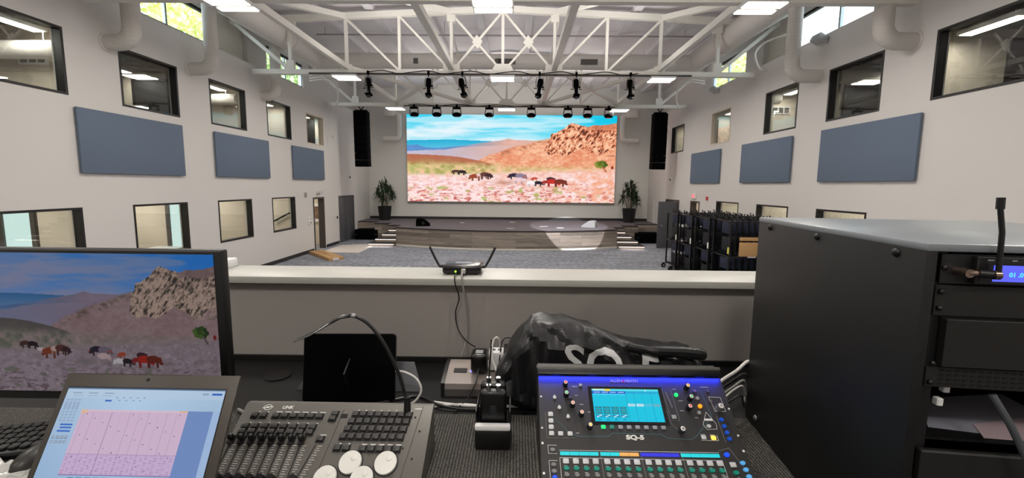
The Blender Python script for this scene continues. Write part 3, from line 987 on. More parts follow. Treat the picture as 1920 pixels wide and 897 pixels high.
# ------------------------------------------------------------------ roof steel
NOD = [-6.45, -4.73, -3.12, -1.55, 0, 1.55, 3.12, 4.73, 6.45]
ZB = 6.13
def ztop(x):
    return 7.98 - .048 * abs(x)
def make_truss(name, label, y, ends=True, flip=False):
    t = thing(name, label, 'truss', (CX, y, 0), 0, 'white roof trusses')
    half = 7.6
    MB().box(-half, half, -.075, .075, ZB - .08, ZB + .06).build('bottom_chord', M_STEEL, t)
    tc = MB()
    for s in (-1, 1):
        tc.beam((0, 0, ztop(0)), (s * 8.2, 0, ztop(8.2)), .14, .17)
    tc.build('top_chord', M_STEEL, t)
    for x in NOD:
        MB().box(x - .042, x + .042, -.042, .042, ZB + .06, ztop(x) - .08).build('web_post', M_STEEL, t)
    def dg(a, b, za=None, zb=None, w=.062):
        MB().beam((a, 0, ZB + .03 if za is None else za), (b, 0, ztop(b) - .06 if zb is None else zb), w, w, (0, 1, 0)).build('diagonal', M_STEEL, t)
    for s in (-1, 1):
        dg(0, s * 1.55); dg(s * 1.55, 0)
        dg(s * 1.55, s * 3.12); dg(s * 3.12, s * 4.73); dg(s * 4.73, s * 6.45)
        dg(s * 6.45, s * 8.2, zb=7.62, w=.1)
        z = (ZB + ztop(.8)) / 2
        g = MB().prism([(-.16, -.02), (-.02, .2), (.16, .02), (.02, -.2)], -.03, .03, frame_matrix((s * .77, 0, z), (1, 0, 0), (0, 0, 1)))
        g.build('gusset_plate', M_STEEL, t)
        for x, zz, w, h in ((s * 6.45, ZB + .16, .24, .34), (s * 6.40, ztop(6.4) - .2, .26, .32), (s * 4.73, ZB + .12, .3, .2)):
            MB().box(x - w / 2, x + w / 2, -.058, .058, zz - h / 2, zz + h / 2).build('gusset_plate', M_STEEL, t)
        MB().box(s * 1.55 - .12, s * 1.55 + .12, -.07, .07, ztop(1.55) - .3, ztop(1.55) - .1).build('gusset_plate', M_STEEL, t)
        MB().box(s * 1.55 - .25, s * 1.55 + .25, -.058, .058, ZB + .06, ZB + .24).build('gusset_plate', M_STEEL, t)
    MB().prism([(-.36, -.02), (-.22, .22), (.22, .22), (.36, -.02)], -.03, .03, frame_matrix((0, 0, ZB + .05), (1, 0, 0), (0, 0, 1))).build('gusset_plate', M_STEEL, t)
    return t
T = make_truss('roof_truss', 'nearest white steel roof truss, cut by the top of the view', 7.92)
dup(T, (CX, 12.97, 0), label='middle white steel roof truss carrying the row of long spotlights')
dup(T, (CX, 2.87, 0), label='white steel roof truss directly over the control booth')
dup(T, (CX, -2.2, 0), label='white steel roof truss behind the control booth')
dup(T, (CX, 18.02, 0), label='farthest white steel roof truss carrying the small lights above the screen')
# long struts tying the trusses together
for x, w, lab in ((-1.55, .16, 'wide white strut left of centre'), (1.55, .16, 'wide white strut right of centre'), (-4.73, .11, 'white strut over the left row of lights'), (4.73, .11, 'white strut over the right row of lights')):
    o = MB().box(CX + x - w / 2, CX + x + w / 2, -5, 18.1, ZB + .07, ZB + .22).build('roof_strut', M_STEEL)
    tag(o, lab + ' running lengthways between the trusses', 'beam', 'lengthways roof struts')
def brace(p, q, lab, w=.11, h=.11):
    o = MB().beam(p, q, w, h).build('roof_brace', M_STEEL)
    tag(o, lab, 'brace', 'diagonal roof braces')
for s, n in ((-1, 'left'), (1, 'right')):
    brace((CX + s * 4.73, 12.97, 7.74), (CX + s * 7.75, 10.6, 7.7), 'white diagonal brace from middle truss to the %s side duct' % n, .13, .16)
    brace((CX + s * 1.55, 12.97, 7.88), (CX + s * 4.1, 10.9, 7.76), 'white diagonal brace beside the %s wide strut' % n, .13, .16)
    brace((CX + s * 1.55, 12.97, ZB + .16), (CX + s * 4.73, 18.02, ZB + .05), 'white flat brace fanning out to the %s between the far trusses' % n)
    brace((CX + s * 4.73, 12.97, ZB + .16), (CX + s * 1.55, 18.02, ZB + .05), 'white flat brace crossing in from the %s between the far trusses' % n)
    brace((CX + s * 1.7, 12.97, 7.84), (CX + s * 1.5, 17.95, ZB + .2), 'thin white sway rod sloping down behind the %s centre post' % n, .06, .06)
    brace((CX + s * 4.73, 12.97, 7.72), (CX + s * 4.0, 15.4, 7.0), 'thin white sway rod behind the %s light row' % n, .06, .06)
for k, x in enumerate((-7.2, -5.6, -4.0, -2.4, -.8, .8, 2.4, 4.0, 5.6, 7.2)):
    y1 = YB
    z = roof_z(CX + x)
    o = MB().box(CX + x - .12, CX + x + .12, Y0, y1, z - .16, z + .01).build('roof_purlin', mat('purlin_white', (222, 219, 222), .5))
    tag(o, 'flat white purlin running lengthways under the roof deck', 'beam', 'purlins under the roof deck')

o = MB().cyl((CX - 6.3, 14.4, 7.72), (CX + 6.3, 14.4, 7.72), .028, n=8)
for x in (-6, -2, 2, 6):
    o.cyl((CX + x, 14.4, 7.72), (CX + x, 14.4, roof_z(CX + x)), .01, n=6)
for _v in o.v:
    _v.z = min(_v.z, roof_z(_v.x) - .03)
tag(o.build('sprinkler_pipe', mat('pipe_grey', (150, 144, 146), .5)), 'thin grey pipe crossing the roof behind the middle truss', 'pipe')
# ------------------------------------------------------------------ ducts
for s, n, x in ((-1, 'left', -7.35), (1, 'right', 6.5)):
    t = thing('main_duct', 'large white round duct running lengthways under the roof on the %s' % n, 'duct', (x, 0, 7.32))
    MB().cyl((0, -4, 0), (0, 16.6, 0), .36, n=28).build('duct_body', M_DUCT, t)
    for y in (5.5, 8.2, 10.9, 13.6, 16.3):
        MB().cyl((0, y, 0), (0, y + .06, 0), .375, n=28).build('joint_band', M_DUCT, t)
t = thing('cross_duct', 'wide white duct crossing the hall behind the middle truss', 'duct', (CX, 15.6, 7.22))
MB().cyl((-6.8, 0, 0), (7.0, 0, 0), .27, n=28).build('duct_body', M_DUCT, t)
for x in (-3.2, .07, 3.0, -.28):
    MB().box(x - (.3 if x > 0 else .08), x + (.3 if x > 0 else .08), -.29, -.2, -.15, .03).build('grille', mat('grille_dark', (96, 92, 88), .7), t)
for x in (-5, -2, 2, 5):
    MB().cyl((x, 0, .2), (x, 0, 8.2 - 7.22 - .05 * abs(x)), .008, n=6).build('hanger', M_STEEL, t)
# drops turning into the side walls
def drop(side, x, y, z, lab):
    X = WL if side == 'left' else WR
    t = thing('duct_drop', lab, 'duct', (0, 0, 0), 0, 'duct drops on the %s wall' % side)
    s = -1 if side == 'left' else 1
    r = .28
    pts = [Vector((x, y, 7.2)), Vector((x, y, z + r))]
    for k in range(1, 6):
        a = PI / 2 * k / 5
        pts.append(Vector((x + s * r * (1 - math.cos(a)), y, z + r - r * math.sin(a))))
    pts.append(Vector((X, y, z)))
    MB().tube(pts, .155, 20, smooth=False).build('pipe', M_DUCTG, t, sharp=50)
    MB().cyl((X, y, z), (X - s * .03, y, z), .18, n=20).build('wall_collar', M_DUCT, t)
drop('left', -7.66, 8.5, 5.5, 'nearest white duct drop bending into the left wall')
drop('left', -7.62, 10.62, 5.57, 'second white duct drop on the left, beside the clerestory window')
drop('left', -7.72, 13.57, 5.53, 'farthest white duct drop on the left, above the fourth window')
drop('right', 6.68, 8.0, 5.45, 'nearest white duct drop bending into the right wall')
drop('right', 6.55, 10.32, 5.42, 'second white duct drop on the right, beside the clerestory window')
for s, x, n in ((-1, -6.75, 'left'), (1, 6.05, 'right')):
    t = thing('wall_duct', 'small white duct looping out of the back wall beside the %s line array' % n, 'duct', (x, YB, 0))
    MB().rbox(-.3 if s < 0 else -.25, .25 if s < 0 else .3, -.75, -.2, 6.35, 6.8, .04).build('box', M_DUCT, t)
    MB().tube([(0, -.5, 6.5), (-s * .35, -.5, 6.46), (-s * .42, -.5, 6.3), (-s * .42, -.5, 5.5), (-s * .38, -.5, 5.28), (-s * .2, -.5, 5.2), (s * .4, -.5, 5.2)], .14, 14, sub=4).build('pipe', M_DUCT, t, sharp=60)
# conduits at the truss ends
for s, X, n in ((-1, WL, 'left'), (1, WR, 'right')):
    t = thing('conduit_run', 'bundle of bent white conduits where the far truss meets the %s wall' % n, 'conduit', (X, 17.6, 6.2))
    for k in range(3):
        MB().tube([(-s * .1, .4, -.06 - k * .05), (-s * .45, .35, -.05 - k * .05), (-s * .6, .3, .15), (-s * .62, .1, .55 + k * .1), (-s * .3, -.3, .75 + k * .1), (s * .2, -.5, .65 + k * .1)], .025, 8).build('pipe', M_STEEL, t)
o = MB().tube([(WR, 12.6, 6.2), (WR - .15, 12.7, 6.25), (WR - .25, 12.8, 6.7), (WR - .1, 12.6, 6.95), (WR + .1, 11.9, 6.95)], .03, 8).build('conduit', M_STEEL)
tag(o, 'white bent conduit looping over the ledge at the right end of the middle truss', 'conduit')
o = MB().cyl((-7.9, 18.03, 6.1), (-7.9, 18.03, 4.8), .012, n=6).box(-7.93, -7.87, 18.0, 18.06, 4.7, 4.82).build('pendant_cable', M_DUCT)
tag(o, 'thin cable with a small box hanging at the left end of the far truss', 'cable')

# ------------------------------------------------------------------ highbay lights
def highbay(x, y, lab):
    t = thing('highbay_light', lab, 'light', (x, y, 5.93), 0, 'highbay lights under the trusses')
    MB().rbox(-.37, .37, -.27, .27, .0, .055, .012).build('housing', M_WHITE, t)
    MB().box(-.34, .34, -.25, -.02, -.016, -.001).build('lens', M_LAMP, t)
    MB().box(-.34, .34, .09, .235, -.016, -.001).build('lens', M_LAMP, t)
    MB().box(-.10, .10, -.06, .06, .055, .10).build('driver_box', M_STEEL, t)
    for dx in (-.3, .3):
        MB().cyl((dx, 0, .05), (dx, 0, .13), .006, n=6).build('hanger', M_STEEL, t)
    add_light('highbay_lamp', 'AREA', (x, y, 5.90), HALL_W, (1, .955, .88), .68, .5)
    add_light('added_roof_fill', 'AREA', (CX + (x - CX) * .66, y + (1.4 if y > 15 else -1.4), 6.02), HALL_UP, (1, .96, .92), 1.3, .8, rot=(PI, 0, 0))  # added upward fill, set apart from the fixture, to brighten the roof
for yy, n in ((-2.35, 'unseen rearmost'), (2.72, 'unseen overhead'), (7.78, 'nearest'), (12.85, 'middle'), (17.9, 'farthest')):  # rearmost and overhead rows are out of view, added to brighten the booth
    for xx, m in ((CX - 4.7, 'left'), (CX, 'centre'), (CX + 4.75, 'right')):
        highbay(xx, yy, 'lit white highbay light under the %s truss, %s row' % (n, m))

# ------------------------------------------------------------------ stage lights
t = thing('lighting_pipe', 'dark lighting bar clamped along the middle truss', 'pipe', (0, 12.85, 6.06))
MB().cyl((-6.3, 0, 0), (5.2, 0, 0), .028, n=10).build('bar', mat('dark_pipe', (70, 68, 66), .5), t)
pts = [(-4.5 + k * .45, -.02, .05 + .05 * math.sin(k * 2.1)) for k in range(19)]
MB().tube(pts, .012, 6, sub=4).build('cable', M_BLK, t)
def profile(x, tilt, side, label):
    t = thing('profile_spotlight', label, 'stage light', (x, 12.82, 6.06), 0, 'long spotlights on the middle truss')
    MB().rbox(-.03, .03, -.04, .04, -.03, .08, .008).cyl((0, 0, -.03), (0, 0, -.09), .014, n=8).build('clamp', M_BLK, t)
    y = MB()
    y.tube([(-.10, 0, -.42), (-.11, 0, -.2), (-.09, 0, -.1), (0, 0, -.085), (.09, 0, -.1), (.11, 0, -.2), (.10, 0, -.42)], .009, 6, smooth=False)
    y.build('yoke', M_BLK, t)
    M = Matrix.Translation((0, 0, -.36)) @ Matrix.Rotation(side, 4, 'Y') @ Matrix.Rotation(tilt, 4, 'X')
    MB(M).lathe([(.03, .25), (.075, .24), (.085, .18), (.085, .02), (.07, -.02), (.055, -.06), (.055, -.2), (.07, -.22), (.075, -.34)], 16).build('body', M_BLK, t)
    MB(M).cyl((0, 0, -.34), (0, 0, -.355), .068, n=16).build('front_lens', mat('dark_lens', (30, 32, 38), .1), t)
    MB(M).rbox(-.095, .095, -.095, .095, -.30, -.27, .004).build('colour_frame', M_BLK, t)
    for a in (-1, 1):
        MB(M).box(a * .07, a * .17, -.012, .012, -.075, -.065).build('shutter_handle', M_BLK, t)
    MB(M).cyl((.08, 0, 0), (.13, 0, 0), .025, n=10).build('tilt_knob', M_BLK, t)
    return t
for x, sd, lab in ((-4.50, -.12, 'first long black spotlight from the left on the middle truss'), (-2.68, -.06, 'second long black spotlight from the left on the middle truss'), (-1.66, -.22, 'long black spotlight left of the centre light on the middle truss'),
                   (.66, .14, 'long black spotlight right of the centre light on the middle truss'), (1.76, 0, 'fifth long black spotlight from the left, hanging straight'), (3.38, .02, 'last long black spotlight on the right of the middle truss')):
    profile(x, math.radians(-18), sd, lab)
t = thing('lighting_pipe', 'dark lighting bar clamped along the far truss above the screen', 'pipe', (0, 17.86, 6.05))
MB().cyl((-4.8, 0, 0), (4.1, 0, 0), .025, n=10).build('bar', mat('dark_pipe', (70, 68, 66), .5), t)
MB().tube([(-4.6 + k * .45, -.01, .04 + .03 * math.sin(k * 1.7)) for k in range(19)], .012, 6, sub=4).build('cable', M_BLK, t)
def wash(x, label):
    t = thing('wash_light', label, 'stage light', (x, 17.84, 6.05), 0, 'small round stage lights above the screen')
    MB().rbox(-.04, .04, -.04, .04, -.05, .06, .008).build('clamp', M_BLK, t)
    MB().rbox(-.17, .17, -.1, .1, -.12, -.05, .02).build('base', M_BLK, t)
    for s in (-1, 1):
        MB().beam((s * .15, 0, -.1), (s * .19, 0, -.36), .035, .1, (0, 1, 0)).build('yoke_arm', mat('yoke_grey', (90, 92, 98), .4, .6), t)
    MB().lathe([(.05, -.26), (.13, -.28), (.18, -.33), (.19, -.38), (.16, -.42), (.12, -.44)], 18).build('head', M_BLK, t)
    MB().lathe([(.12, -.44), (.115, -.448)], 18).build('lens', mat('violet_lens', (66, 60, 96), .15), t)
for k, (x, lab) in enumerate(((-4.44, 'first small round stage light from the left above the screen'), (-3.46, 'second small round stage light from the left above the screen'), (-2.6, 'third small round stage light from the left above the screen'), (-1.2, 'fourth small round stage light, left of the centre lamp'),
             (.6, 'fifth small round stage light, right of the centre lamp'), (2.17, 'third small round stage light from the right above the screen'), (3.02, 'second small round stage light from the right above the screen'), (3.92, 'last small round stage light on the right above the screen'))):
    wash(x * 17.84 / 18.2, lab)
# the one spotlight that is on: thrown from the fifth spotlight onto the stage
add_light('spot_beam', 'SPOT', (1.78, 12.95, 5.3), 3800, (.95, .95, 1), rot=(0, 0, 0), spot_size=math.radians(26.4), spot_blend=.04, shadow_soft_size=.02)
sp = bpy.data.objects['spot_beam']
sp.rotation_euler = (Vector((2.42, 18.95, .94)) - Vector(sp.location)).to_track_quat('-Z', 'Y').to_euler()

# ------------------------------------------------------------------ line arrays
def line_array(x, lab):
    t = thing('line_array', lab, 'speaker', (x, 19.0, 0))
    z = 6.0; a = 0.0; y = 0.0
    n = 8; h = .308
    for k in range(n):
        a = math.radians(.5 + k * .5)
        M = Matrix.Translation((0, y, z)) @ Matrix.Rotation(a, 4, 'X')
        b = MB(M).rbox(-.30, .30, -.2, .22, -h, -.006, .012).build('cabinet', M_BLK, t)
        g = MB(M).rbox(-.285, .285, -.212, -.2, -h + .012, -.018, .004)
        g.build('grille', mat('speaker_grille', (5, 5, 6), .9, spec=.04), b)
        z -= h * math.cos(a); y -= -h * math.sin(a) * .5
    MB().box(-.26, .26, -.12, .12, 6.0, 6.05).build('fly_bar', M_BLK, t)
    for s in (-1, 1):
        MB().tube([(0, 0, 6.05), (s * .2, 0, 6.36)], .022, 8, smooth=False).build('sling', M_BLK, t)
        MB().tube([(s * .2, 0, 6.36), (s * .2, -.98, 6.2)], .012, 6, smooth=False).build('chain', M_BLK, t)
line_array(-7.02, 'tall black line array speaker hanging left of the screen')
line_array(6.38, 'tall black line array speaker hanging right of the screen')

# ------------------------------------------------------------------ LED wall
SX0, SX1, SZ0, SZ1 = -6.02, 5.40, 1.83, 6.55
t = thing('led_screen', 'huge bright video wall showing a red desert with horses', 'screen', (0, YB - .12, 0))
MB().box(SX0 - .01, SX1 + .01, 0, .11, SZ0 - .07, SZ1 + .01).build('cabinet', mat('screen_back', (120, 112, 108), .6), t)
picture_mesh('display', frame_matrix((SX0, -.004, SZ0), (1, 0, 0), (0, 0, 1)), SX1 - SX0, SZ1 - SZ0, paint_desert(560, 232, True), picture_mat('led_picture', 1.0), t)

# ------------------------------------------------------------------ stage
SH = .84
t = thing('stage', 'low stage with curved plank front and grey carpet top', 'stage', (0, 0, 0))
arc = []
NA = 40
for k in range(NA + 1):
    x = -5.40 + 9.93 * k / NA
    c = -.43
    yy = 17.36 + ((x - c) / 4.95) ** 2 * 1.06
    arc.append((x, yy))
top = arc + [(4.53, 19.4), (5.1, 19.4), (5.1, 20.3), (6.0, 20.3), (6.0, 21.2), (WR - .021, 21.2), (WR - .021, YB - .022), (WL + .021, YB - .022), (WL + .021, 21.2), (-7.0, 21.2), (-7.0, 20.3), (-6.1, 20.3), (-6.1, 19.4), (-5.4, 19.4)]
MB().prism(top, 0, SH - .05).build('plank_face', M_WOOD, t, sharp=30)
def inset(poly, d):
    return [(x, y + (-d if y < 21.1 else 0)) for x, y in poly]
MB().prism(inset(top, .03), SH - .05, SH).build('nosing', mat('dark_nosing', (42, 38, 38), .5), t, sharp=30)
MB().prism(top, SH, SH + .004).build('carpet_top', M_STAGETOP, t, sharp=30)
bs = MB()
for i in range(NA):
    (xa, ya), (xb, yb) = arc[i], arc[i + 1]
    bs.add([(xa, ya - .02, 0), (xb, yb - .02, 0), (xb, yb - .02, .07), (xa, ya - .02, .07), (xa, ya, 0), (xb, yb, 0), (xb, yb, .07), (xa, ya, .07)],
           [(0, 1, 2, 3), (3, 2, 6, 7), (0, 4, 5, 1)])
bs.build('painted_glow_strip', mat('white_strip', (226, 220, 208), .5), t, label='white strip standing in for light along the foot of the curved front')  # its white colour stands in for the lit floor at the stage foot
for s, n in ((-1, 'left'), (1, 'right')):
    st = thing('stage_steps', 'four lit steps climbing to the stage on the %s' % n, 'steps', (0, 0, 0))
    xi = -5.4 if s < 0 else 4.53
    for k in range(4):
        y0 = 18.0 + k * .34
        xo = xi + s * (1.12 - k * .2)
        z1 = .17 * (k + 1) - .015
        MB().box(xi, xo, y0 + .03, 19.4, max(0, z1 - .16), z1 - .03).build('riser', mat('step_riser', (150, 138, 130), .7), st)
        MB().box(xi, xo - (-s) * 0, y0, 19.4, z1 - .03, z1).build('tread', mat('dark_tread', (46, 42, 42), .7), st)
        MB().box(xi, xo, y0 + .02, y0 + .045, z1 - .062, z1 - .032).build('light_strip', M_LED, st)
    add_light('step_glow', 'AREA', (xi + s * .6, 18.02, .12), 5, (1, .92, .86), 1.0, .1, rot=(math.radians(-20), 0, 0))
# things lying on the stage
def wedge(x, y, rz, m, lab, w=.62, h=.36):
    t = thing('floor_monitor', lab, 'speaker', (x, y, SH + .004), rz)
    pr = [(-.3, 0), (.34, 0), (.34, h * .2), (.26, h * .42), (.02, h * .95), (-.06, h), (-.22, h), (-.28, h * .9), (-.3, h * .7)]
    MB().prism(pr, -w / 2, w / 2, Matrix(((0, 0, 1, 0), (1, 0, 0, 0), (0, 1, 0, 0), (0, 0, 0, 1)))).build('cabinet', m, t)
    d = Vector((0, -.24, h * .45)).normalized()
    M = frame_matrix((0, .15, h * .69), (1, 0, 0), Vector((0, -.24, h * .53)))
    MB(M).box(-w * .42, w * .42, -.12, .12, -.0, .012).build('grille', mat('speaker_grille', (5, 5, 6), .9, spec=.04), t)
    MB().cyl((w * .5, .02, h * .4), (w * .5 + .012, .02, h * .4), .07, n=14).build('handle', M_BLKP, t)
wedge(-4.35, 19.15, math.radians(-78), M_BLK, 'black wedge monitor at the left of the stage')
wedge(3.45, 19.35, math.radians(68), mat('grey_cabinet', (150, 150, 150), .5), 'small grey wedge monitor in the spotlight on the stage', .5, .3)
for x, y, w, d, rz, lab in ((-2.72, 20.8, .22, .12, .1, 'small white sheet on the stage behind the black wedge monitor'), (-.2, 21.4, .3, .12, 0, 'small white sheet lying at mid stage below the screen'), (-.25, 18.3, .34, .05, .02, 'thin white strip at the front edge of the stage'), (2.0, 18.75, .3, .2, .2, 'small white sheet on the stage inside the spotlight pool'), (1.3, 19.3, .42, .05, .4, 'thin white stick on the left side of the spotlight pool')):
    o = MB().box(-w / 2, w / 2, -d / 2, d / 2, 0, .015).build('paper_sheet', M_WHITE)
    o.location = (x, y, SH + .004); o.rotation_euler = (0, 0, rz)
    tag(o, lab, 'paper', 'bits of paper on the stage')
def subbox(x, y, rz, lab, w=1.15, d=.75, h=.5):
    t = thing('subwoofer', lab, 'speaker', (x, y, 0), rz)
    MB().rbox(-w / 2, w / 2, 0, d, .03, h, .015).build('cabinet', M_BLK, t)
    MB().rbox(-w / 2 + .03, w / 2 - .03, -.012, 0, .06, h - .03, .004).build('grille', mat('speaker_grille', (5, 5, 6), .9, spec=.04), t)
    for s in (-1, 1):
        MB().rbox(s * w * .42 - .06, s * w * .42 + .06, -.016, -.011, h * .45, h * .6, .002).build('handle', M_BLKP, t)
        MB().box(s * w * .4 - .04, s * w * .4 + .04, .05, .12, 0, .03).box(s * w * .4 - .04, s * w * .4 + .04, d - .12, d - .05, 0, .03).build('foot', M_BLKP, t)
subbox(-7.42, 20.25, 0, 'black subwoofer on the floor in front of the left stage wing')
subbox(6.42, 20.0, 0, 'black subwoofer on the floor in front of the right stage wing')

# ------------------------------------------------------------------ potted plants
M_LEAF = mat('plant_leaf', (38, 58, 34), .5, noise=.35, scale=9)
M_STEM = mat('plant_stem', (96, 84, 62), .8)
def plant(x, y, seed, lab):
    rg = random.Random(seed)
    t = thing('potted_plant', lab, 'plant', (x, y, SH + .004))
    MB().lathe([(.25, 0), (.28, .02), (.36, .72), (.37, .74), (.35, .745), (.33, .70)], 24).build('pot', mat('pot_black', (22, 22, 24), .5), t)
    MB().lathe([(.33, .68), (.001, .69)], 20).build('soil', mat('soil', (40, 32, 26), .9), t)
    heads = []
    for k in range(9):
        a = k * 2.4 + rg.random()
        r = .10 + .44 * (k / 9) ** .8
        hh = 1.9 - .75 * (k / 9) + rg.uniform(-.1, .12)
        p = Vector((math.cos(a) * r, math.sin(a) * r, hh))
        q = Vector((math.cos(a) * .1, math.sin(a) * .1, .68))
        MB().tube([q, (q + p) / 2 + Vector((0, 0, .1)), p], .018, 6, sub=3).build('stem', M_STEM, t)
        heads.append(p)
    lf = MB()
    for p in heads:
        for j in range(38):
            a = rg.uniform(0, 2 * PI); el = rg.uniform(-.5, 1.35)
            L = rg.uniform(.26, .46); w = .032
            d = Vector((math.cos(a) * math.cos(el), math.sin(a) * math.cos(el), math.sin(el)))
            sd = d.cross(Vector((0, 0, 1))).normalized() * w
            b = p + Vector((0, 0, rg.uniform(-.28, .08)))
            m1 = b + d * L * .45 + Vector((0, 0, .02)); e = b + d * L + Vector((0, 0, -.10 * (1.3 - el)))
            up = sd.cross(d).normalized() * .004
            lf.add([b - sd * .4, b + sd * .4, m1 - sd, m1 + sd, e, m1 + up * 3], [(0, 1, 5), (0, 5, 2), (1, 3, 5), (2, 5, 4), (5, 3, 4)])
    f = lf.build('foliage', M_LEAF, t, fix=False)
    f['kind'] = 'stuff'
plant(-7.05, 22.1, 3, 'tall leafy plant in a black pot left of the screen')
plant(6.02, 22.1, 5, 'tall leafy plant in a black pot right of the screen')

# ------------------------------------------------------------------ things on the hall floor
o = MB().prism([(-7.85, 16.3), (-7.86, 18.3), (-6.9, 18.75), (-6.35, 18.3), (-6.28, 16.3)], 0.0, .012).build('flat_sheet', mat('pale_sheet', (206, 196, 190), .7))
tag(o, 'large pale sheet lying flat on the carpet by the left doorway', 'sheet')
t = thing('flat_carton', 'long flat brown carton lying on the carpet near the left wall', 'box', (-7.2, 15.4, 0), math.radians(-46))
MB().rbox(-1.05, 1.05, -.26, .26, 0, .11, .006).build('box', M_CARD, t)
MB().box(-1.04, 1.04, -.03, .03, .108, .1125).build('tape', mat('pack_tape', (168, 126, 80), .35), t)
MB().box(1.046, 1.052, -.12, .1, .02, .09).build('shipping_label', M_WHITE, t)

# ------------------------------------------------------------------ chair carts
M_TUBE = mat('dark_tube', (18, 18, 20), .35, .3)
M_TAG = mat('white_tag', (222, 222, 210), .7)
def chair_proto():
    """folded padded chair hanging flat: width along y, pad facing -x, top rail at z=0"""
    t = thing('folding_chair', 'navy padded folding chair', 'chair', (0, 0, 0))
    fr = MB()
    for s in (-1, 1):
        fr.tube([(-.01, s * .22, .10), (0, s * .22, -.45), (.02, s * .22, -.9)], .011, 6, smooth=False)
        fr.tube([(.05, s * .19, .07), (.035, s * .19, -.1)], .011, 6, smooth=False)
        fr.tube([(.035, s * .19, -.1), (.03, s * .19, -.86)], .011, 6, smooth=False)
    fr.tube([(0, -.22, 0), (0, .22, 0)], .011, 6, smooth=False).tube([(.02, -.22, -.84), (.02, .22, -.84)], .009, 6, smooth=False)
    fr.build('frame', M_TUBE, t)
    MB().rbox(-.03, .012, -.20, .20, -.33, -.03, .018).build('backrest', M_NAVY, t)
    MB().rbox(-.01, .03, -.20, .20, -.80, -.42, .02).build('seat', mat('seat_dark', (17, 18, 26), .8), t)
    for s in (-1, 1):
        MB().cyl((-.012, s * .22, .085), (-.012, s * .22, .125), .018, n=8).build('foot_cap', mat('foot_dark', (44, 44, 46), .5), t)
        MB().cyl((.05, s * .19, .06), (.05, s * .19, .095), .018, n=8).build('foot_cap', mat('foot_dark', (44, 44, 46), .5), t)
    return t
CH = chair_proto()
first = True
def cart(x0, x1, y, w, n_, num, nch):
    global first
    lab = '%s of the tall black chair carts, counting from the stage' % n_
    t = thing('chair_cart', lab, 'cart', (0, y, 0), 0, 'chair carts')
    H = 1.9
    for ax in (x0, x1):
        for s in (-1, 1):
            MB().box(ax - .02, ax + .02, s * w / 2 - .02, s * w / 2 + .02, .16, H).build('post', M_TUBE, t)
        MB().box(ax - .018, ax + .018, -w / 2, w / 2, H - .04, H).build('end_rail', M_TUBE, t)
        MB().box(ax - .018, ax + .018, -w / 2, w / 2, .95, .99).build('end_rail', M_TUBE, t)
    for s in (-1, 1):
        for z in (H - .03, .97, .17):
            MB().box(x0, x1, s * w / 2 - .018, s * w / 2 + .018, z - .018, z + .018).build('side_rail', M_TUBE, t)
    MB().box(x0, x1, -w / 2, w / 2, .16, .19).build('deck', M_TUBE, t)
    for ax in (x0 - .12, x1 - .1):
        for s in (-1, 1):
            c = MB().cyl((ax, s * w * .38 - .025, .075), (ax, s * w * .38 + .025, .075), .075, n=18).build('caster', M_BLKP, t)
            MB().cyl((ax, s * w * .38 - .028, .075), (ax, s * w * .38 + .028, .075), .03, n=12).build('hub', M_CHROME, c)
            MB().box(ax - .03, ax + .2, s * w * .38 - .04, s * w * .38 + .04, .15, .17).build('bracket', M_TUBE, t)
    MB().box(x0 - .026, x0 - .02, -w / 2 - .03, -w / 2 + .05, 1.05, 1.22).build('tag', M_TAG if num < 3 else mat('yellow_tag', (212, 204, 90), .7), t)
    for tier, zt in (('upper', H - .02), ('lower', .96)):
        for k in range(nch):
            xx = x0 + .10 + k * (x1 - x0 - .2) / (nch - 1)
            l2 = 'navy padded folding chair hung on the %s tier of the %s chair cart' % (tier, n_)
            g = 'chairs on the %s tier of the %s cart' % (tier, n_)
            if first:
                c = CH; first = False
                c['label'] = l2; c['group'] = g; c.location = (xx, y, zt)
            else:
                c = dup(CH, (xx, y + random.uniform(-.03, .03), zt + random.uniform(-.03, .02)), label=l2, group=g)
    return t
for k, (y, x0, n_) in enumerate(((13.75, 5.20, 'farthest'), (12.83, 5.28, 'second'), (11.91, 5.38, 'third'), (10.99, 5.48, 'nearest'))):
    cart(x0, 6.95, y, .86, n_, k, 9)
t = thing('cardboard_box', 'brown cardboard sheet leaning on the nearest chair cart', 'cardboard', (5.72, 10.52, .94))
MB().rbox(-.02, .44, -.03, .0, .06, .42, .004).build('front_panel', M_CARD, t)
MB().rbox(-.02, .44, -.028, .0, .46, .55, .004).build('flap', M_CARD, t)
MB().box(.2, .4, -.034, -.03, .03, .055).build('paper_label', M_WHITE, t)
# ------------------------------------------------------------------ control booth
BF = 1.36          # booth floor
DZ = 2.10          # desk top
M_KNEE = mat('booth_wall_paint', (152, 146, 142), .75, noise=.02, scale=2)
struct(MB().box(WL, WR, Y0, 1.6, BF - .2, BF).build('floor_booth', mat('booth_floor', (60, 60, 64), .9)))
struct(MB().box(WL, WR, 1.47, 1.605, 0, 2.395).build('wall_booth_half', M_KNEE))
struct(MB().rbox(WL, WR, 1.43, 1.63, 2.395, 2.42, .003).build('trim_booth_counter', M_WHITELAM))
t = thing('control_desk', 'long black desk against the half wall carrying the control gear', 'desk', (0, 0, BF))
dh = DZ - BF
MB().rbox(-2.3, 2.3, .45, 1.455, dh - .03, dh, .003).build('desk_top', mat('desk_black', (17, 17, 18), .5, noise=.2, scale=30), t)
for x in (-2.2, 0, 2.2):
    MB().box(x - .015, x + .015, .5, 1.42, 0, dh - .03).build('leg_panel', M_BLKP, t)
MB().box(-2.3, 2.3, 1.456, 1.466, dh - .03, dh + .018).build('back_rail', M_BLKP, t)
o = MB().cyl((-.80, 1.33, DZ), (-.80, 1.33, DZ + .004), .04, n=24).build('cable_grommet', M_BLKP)
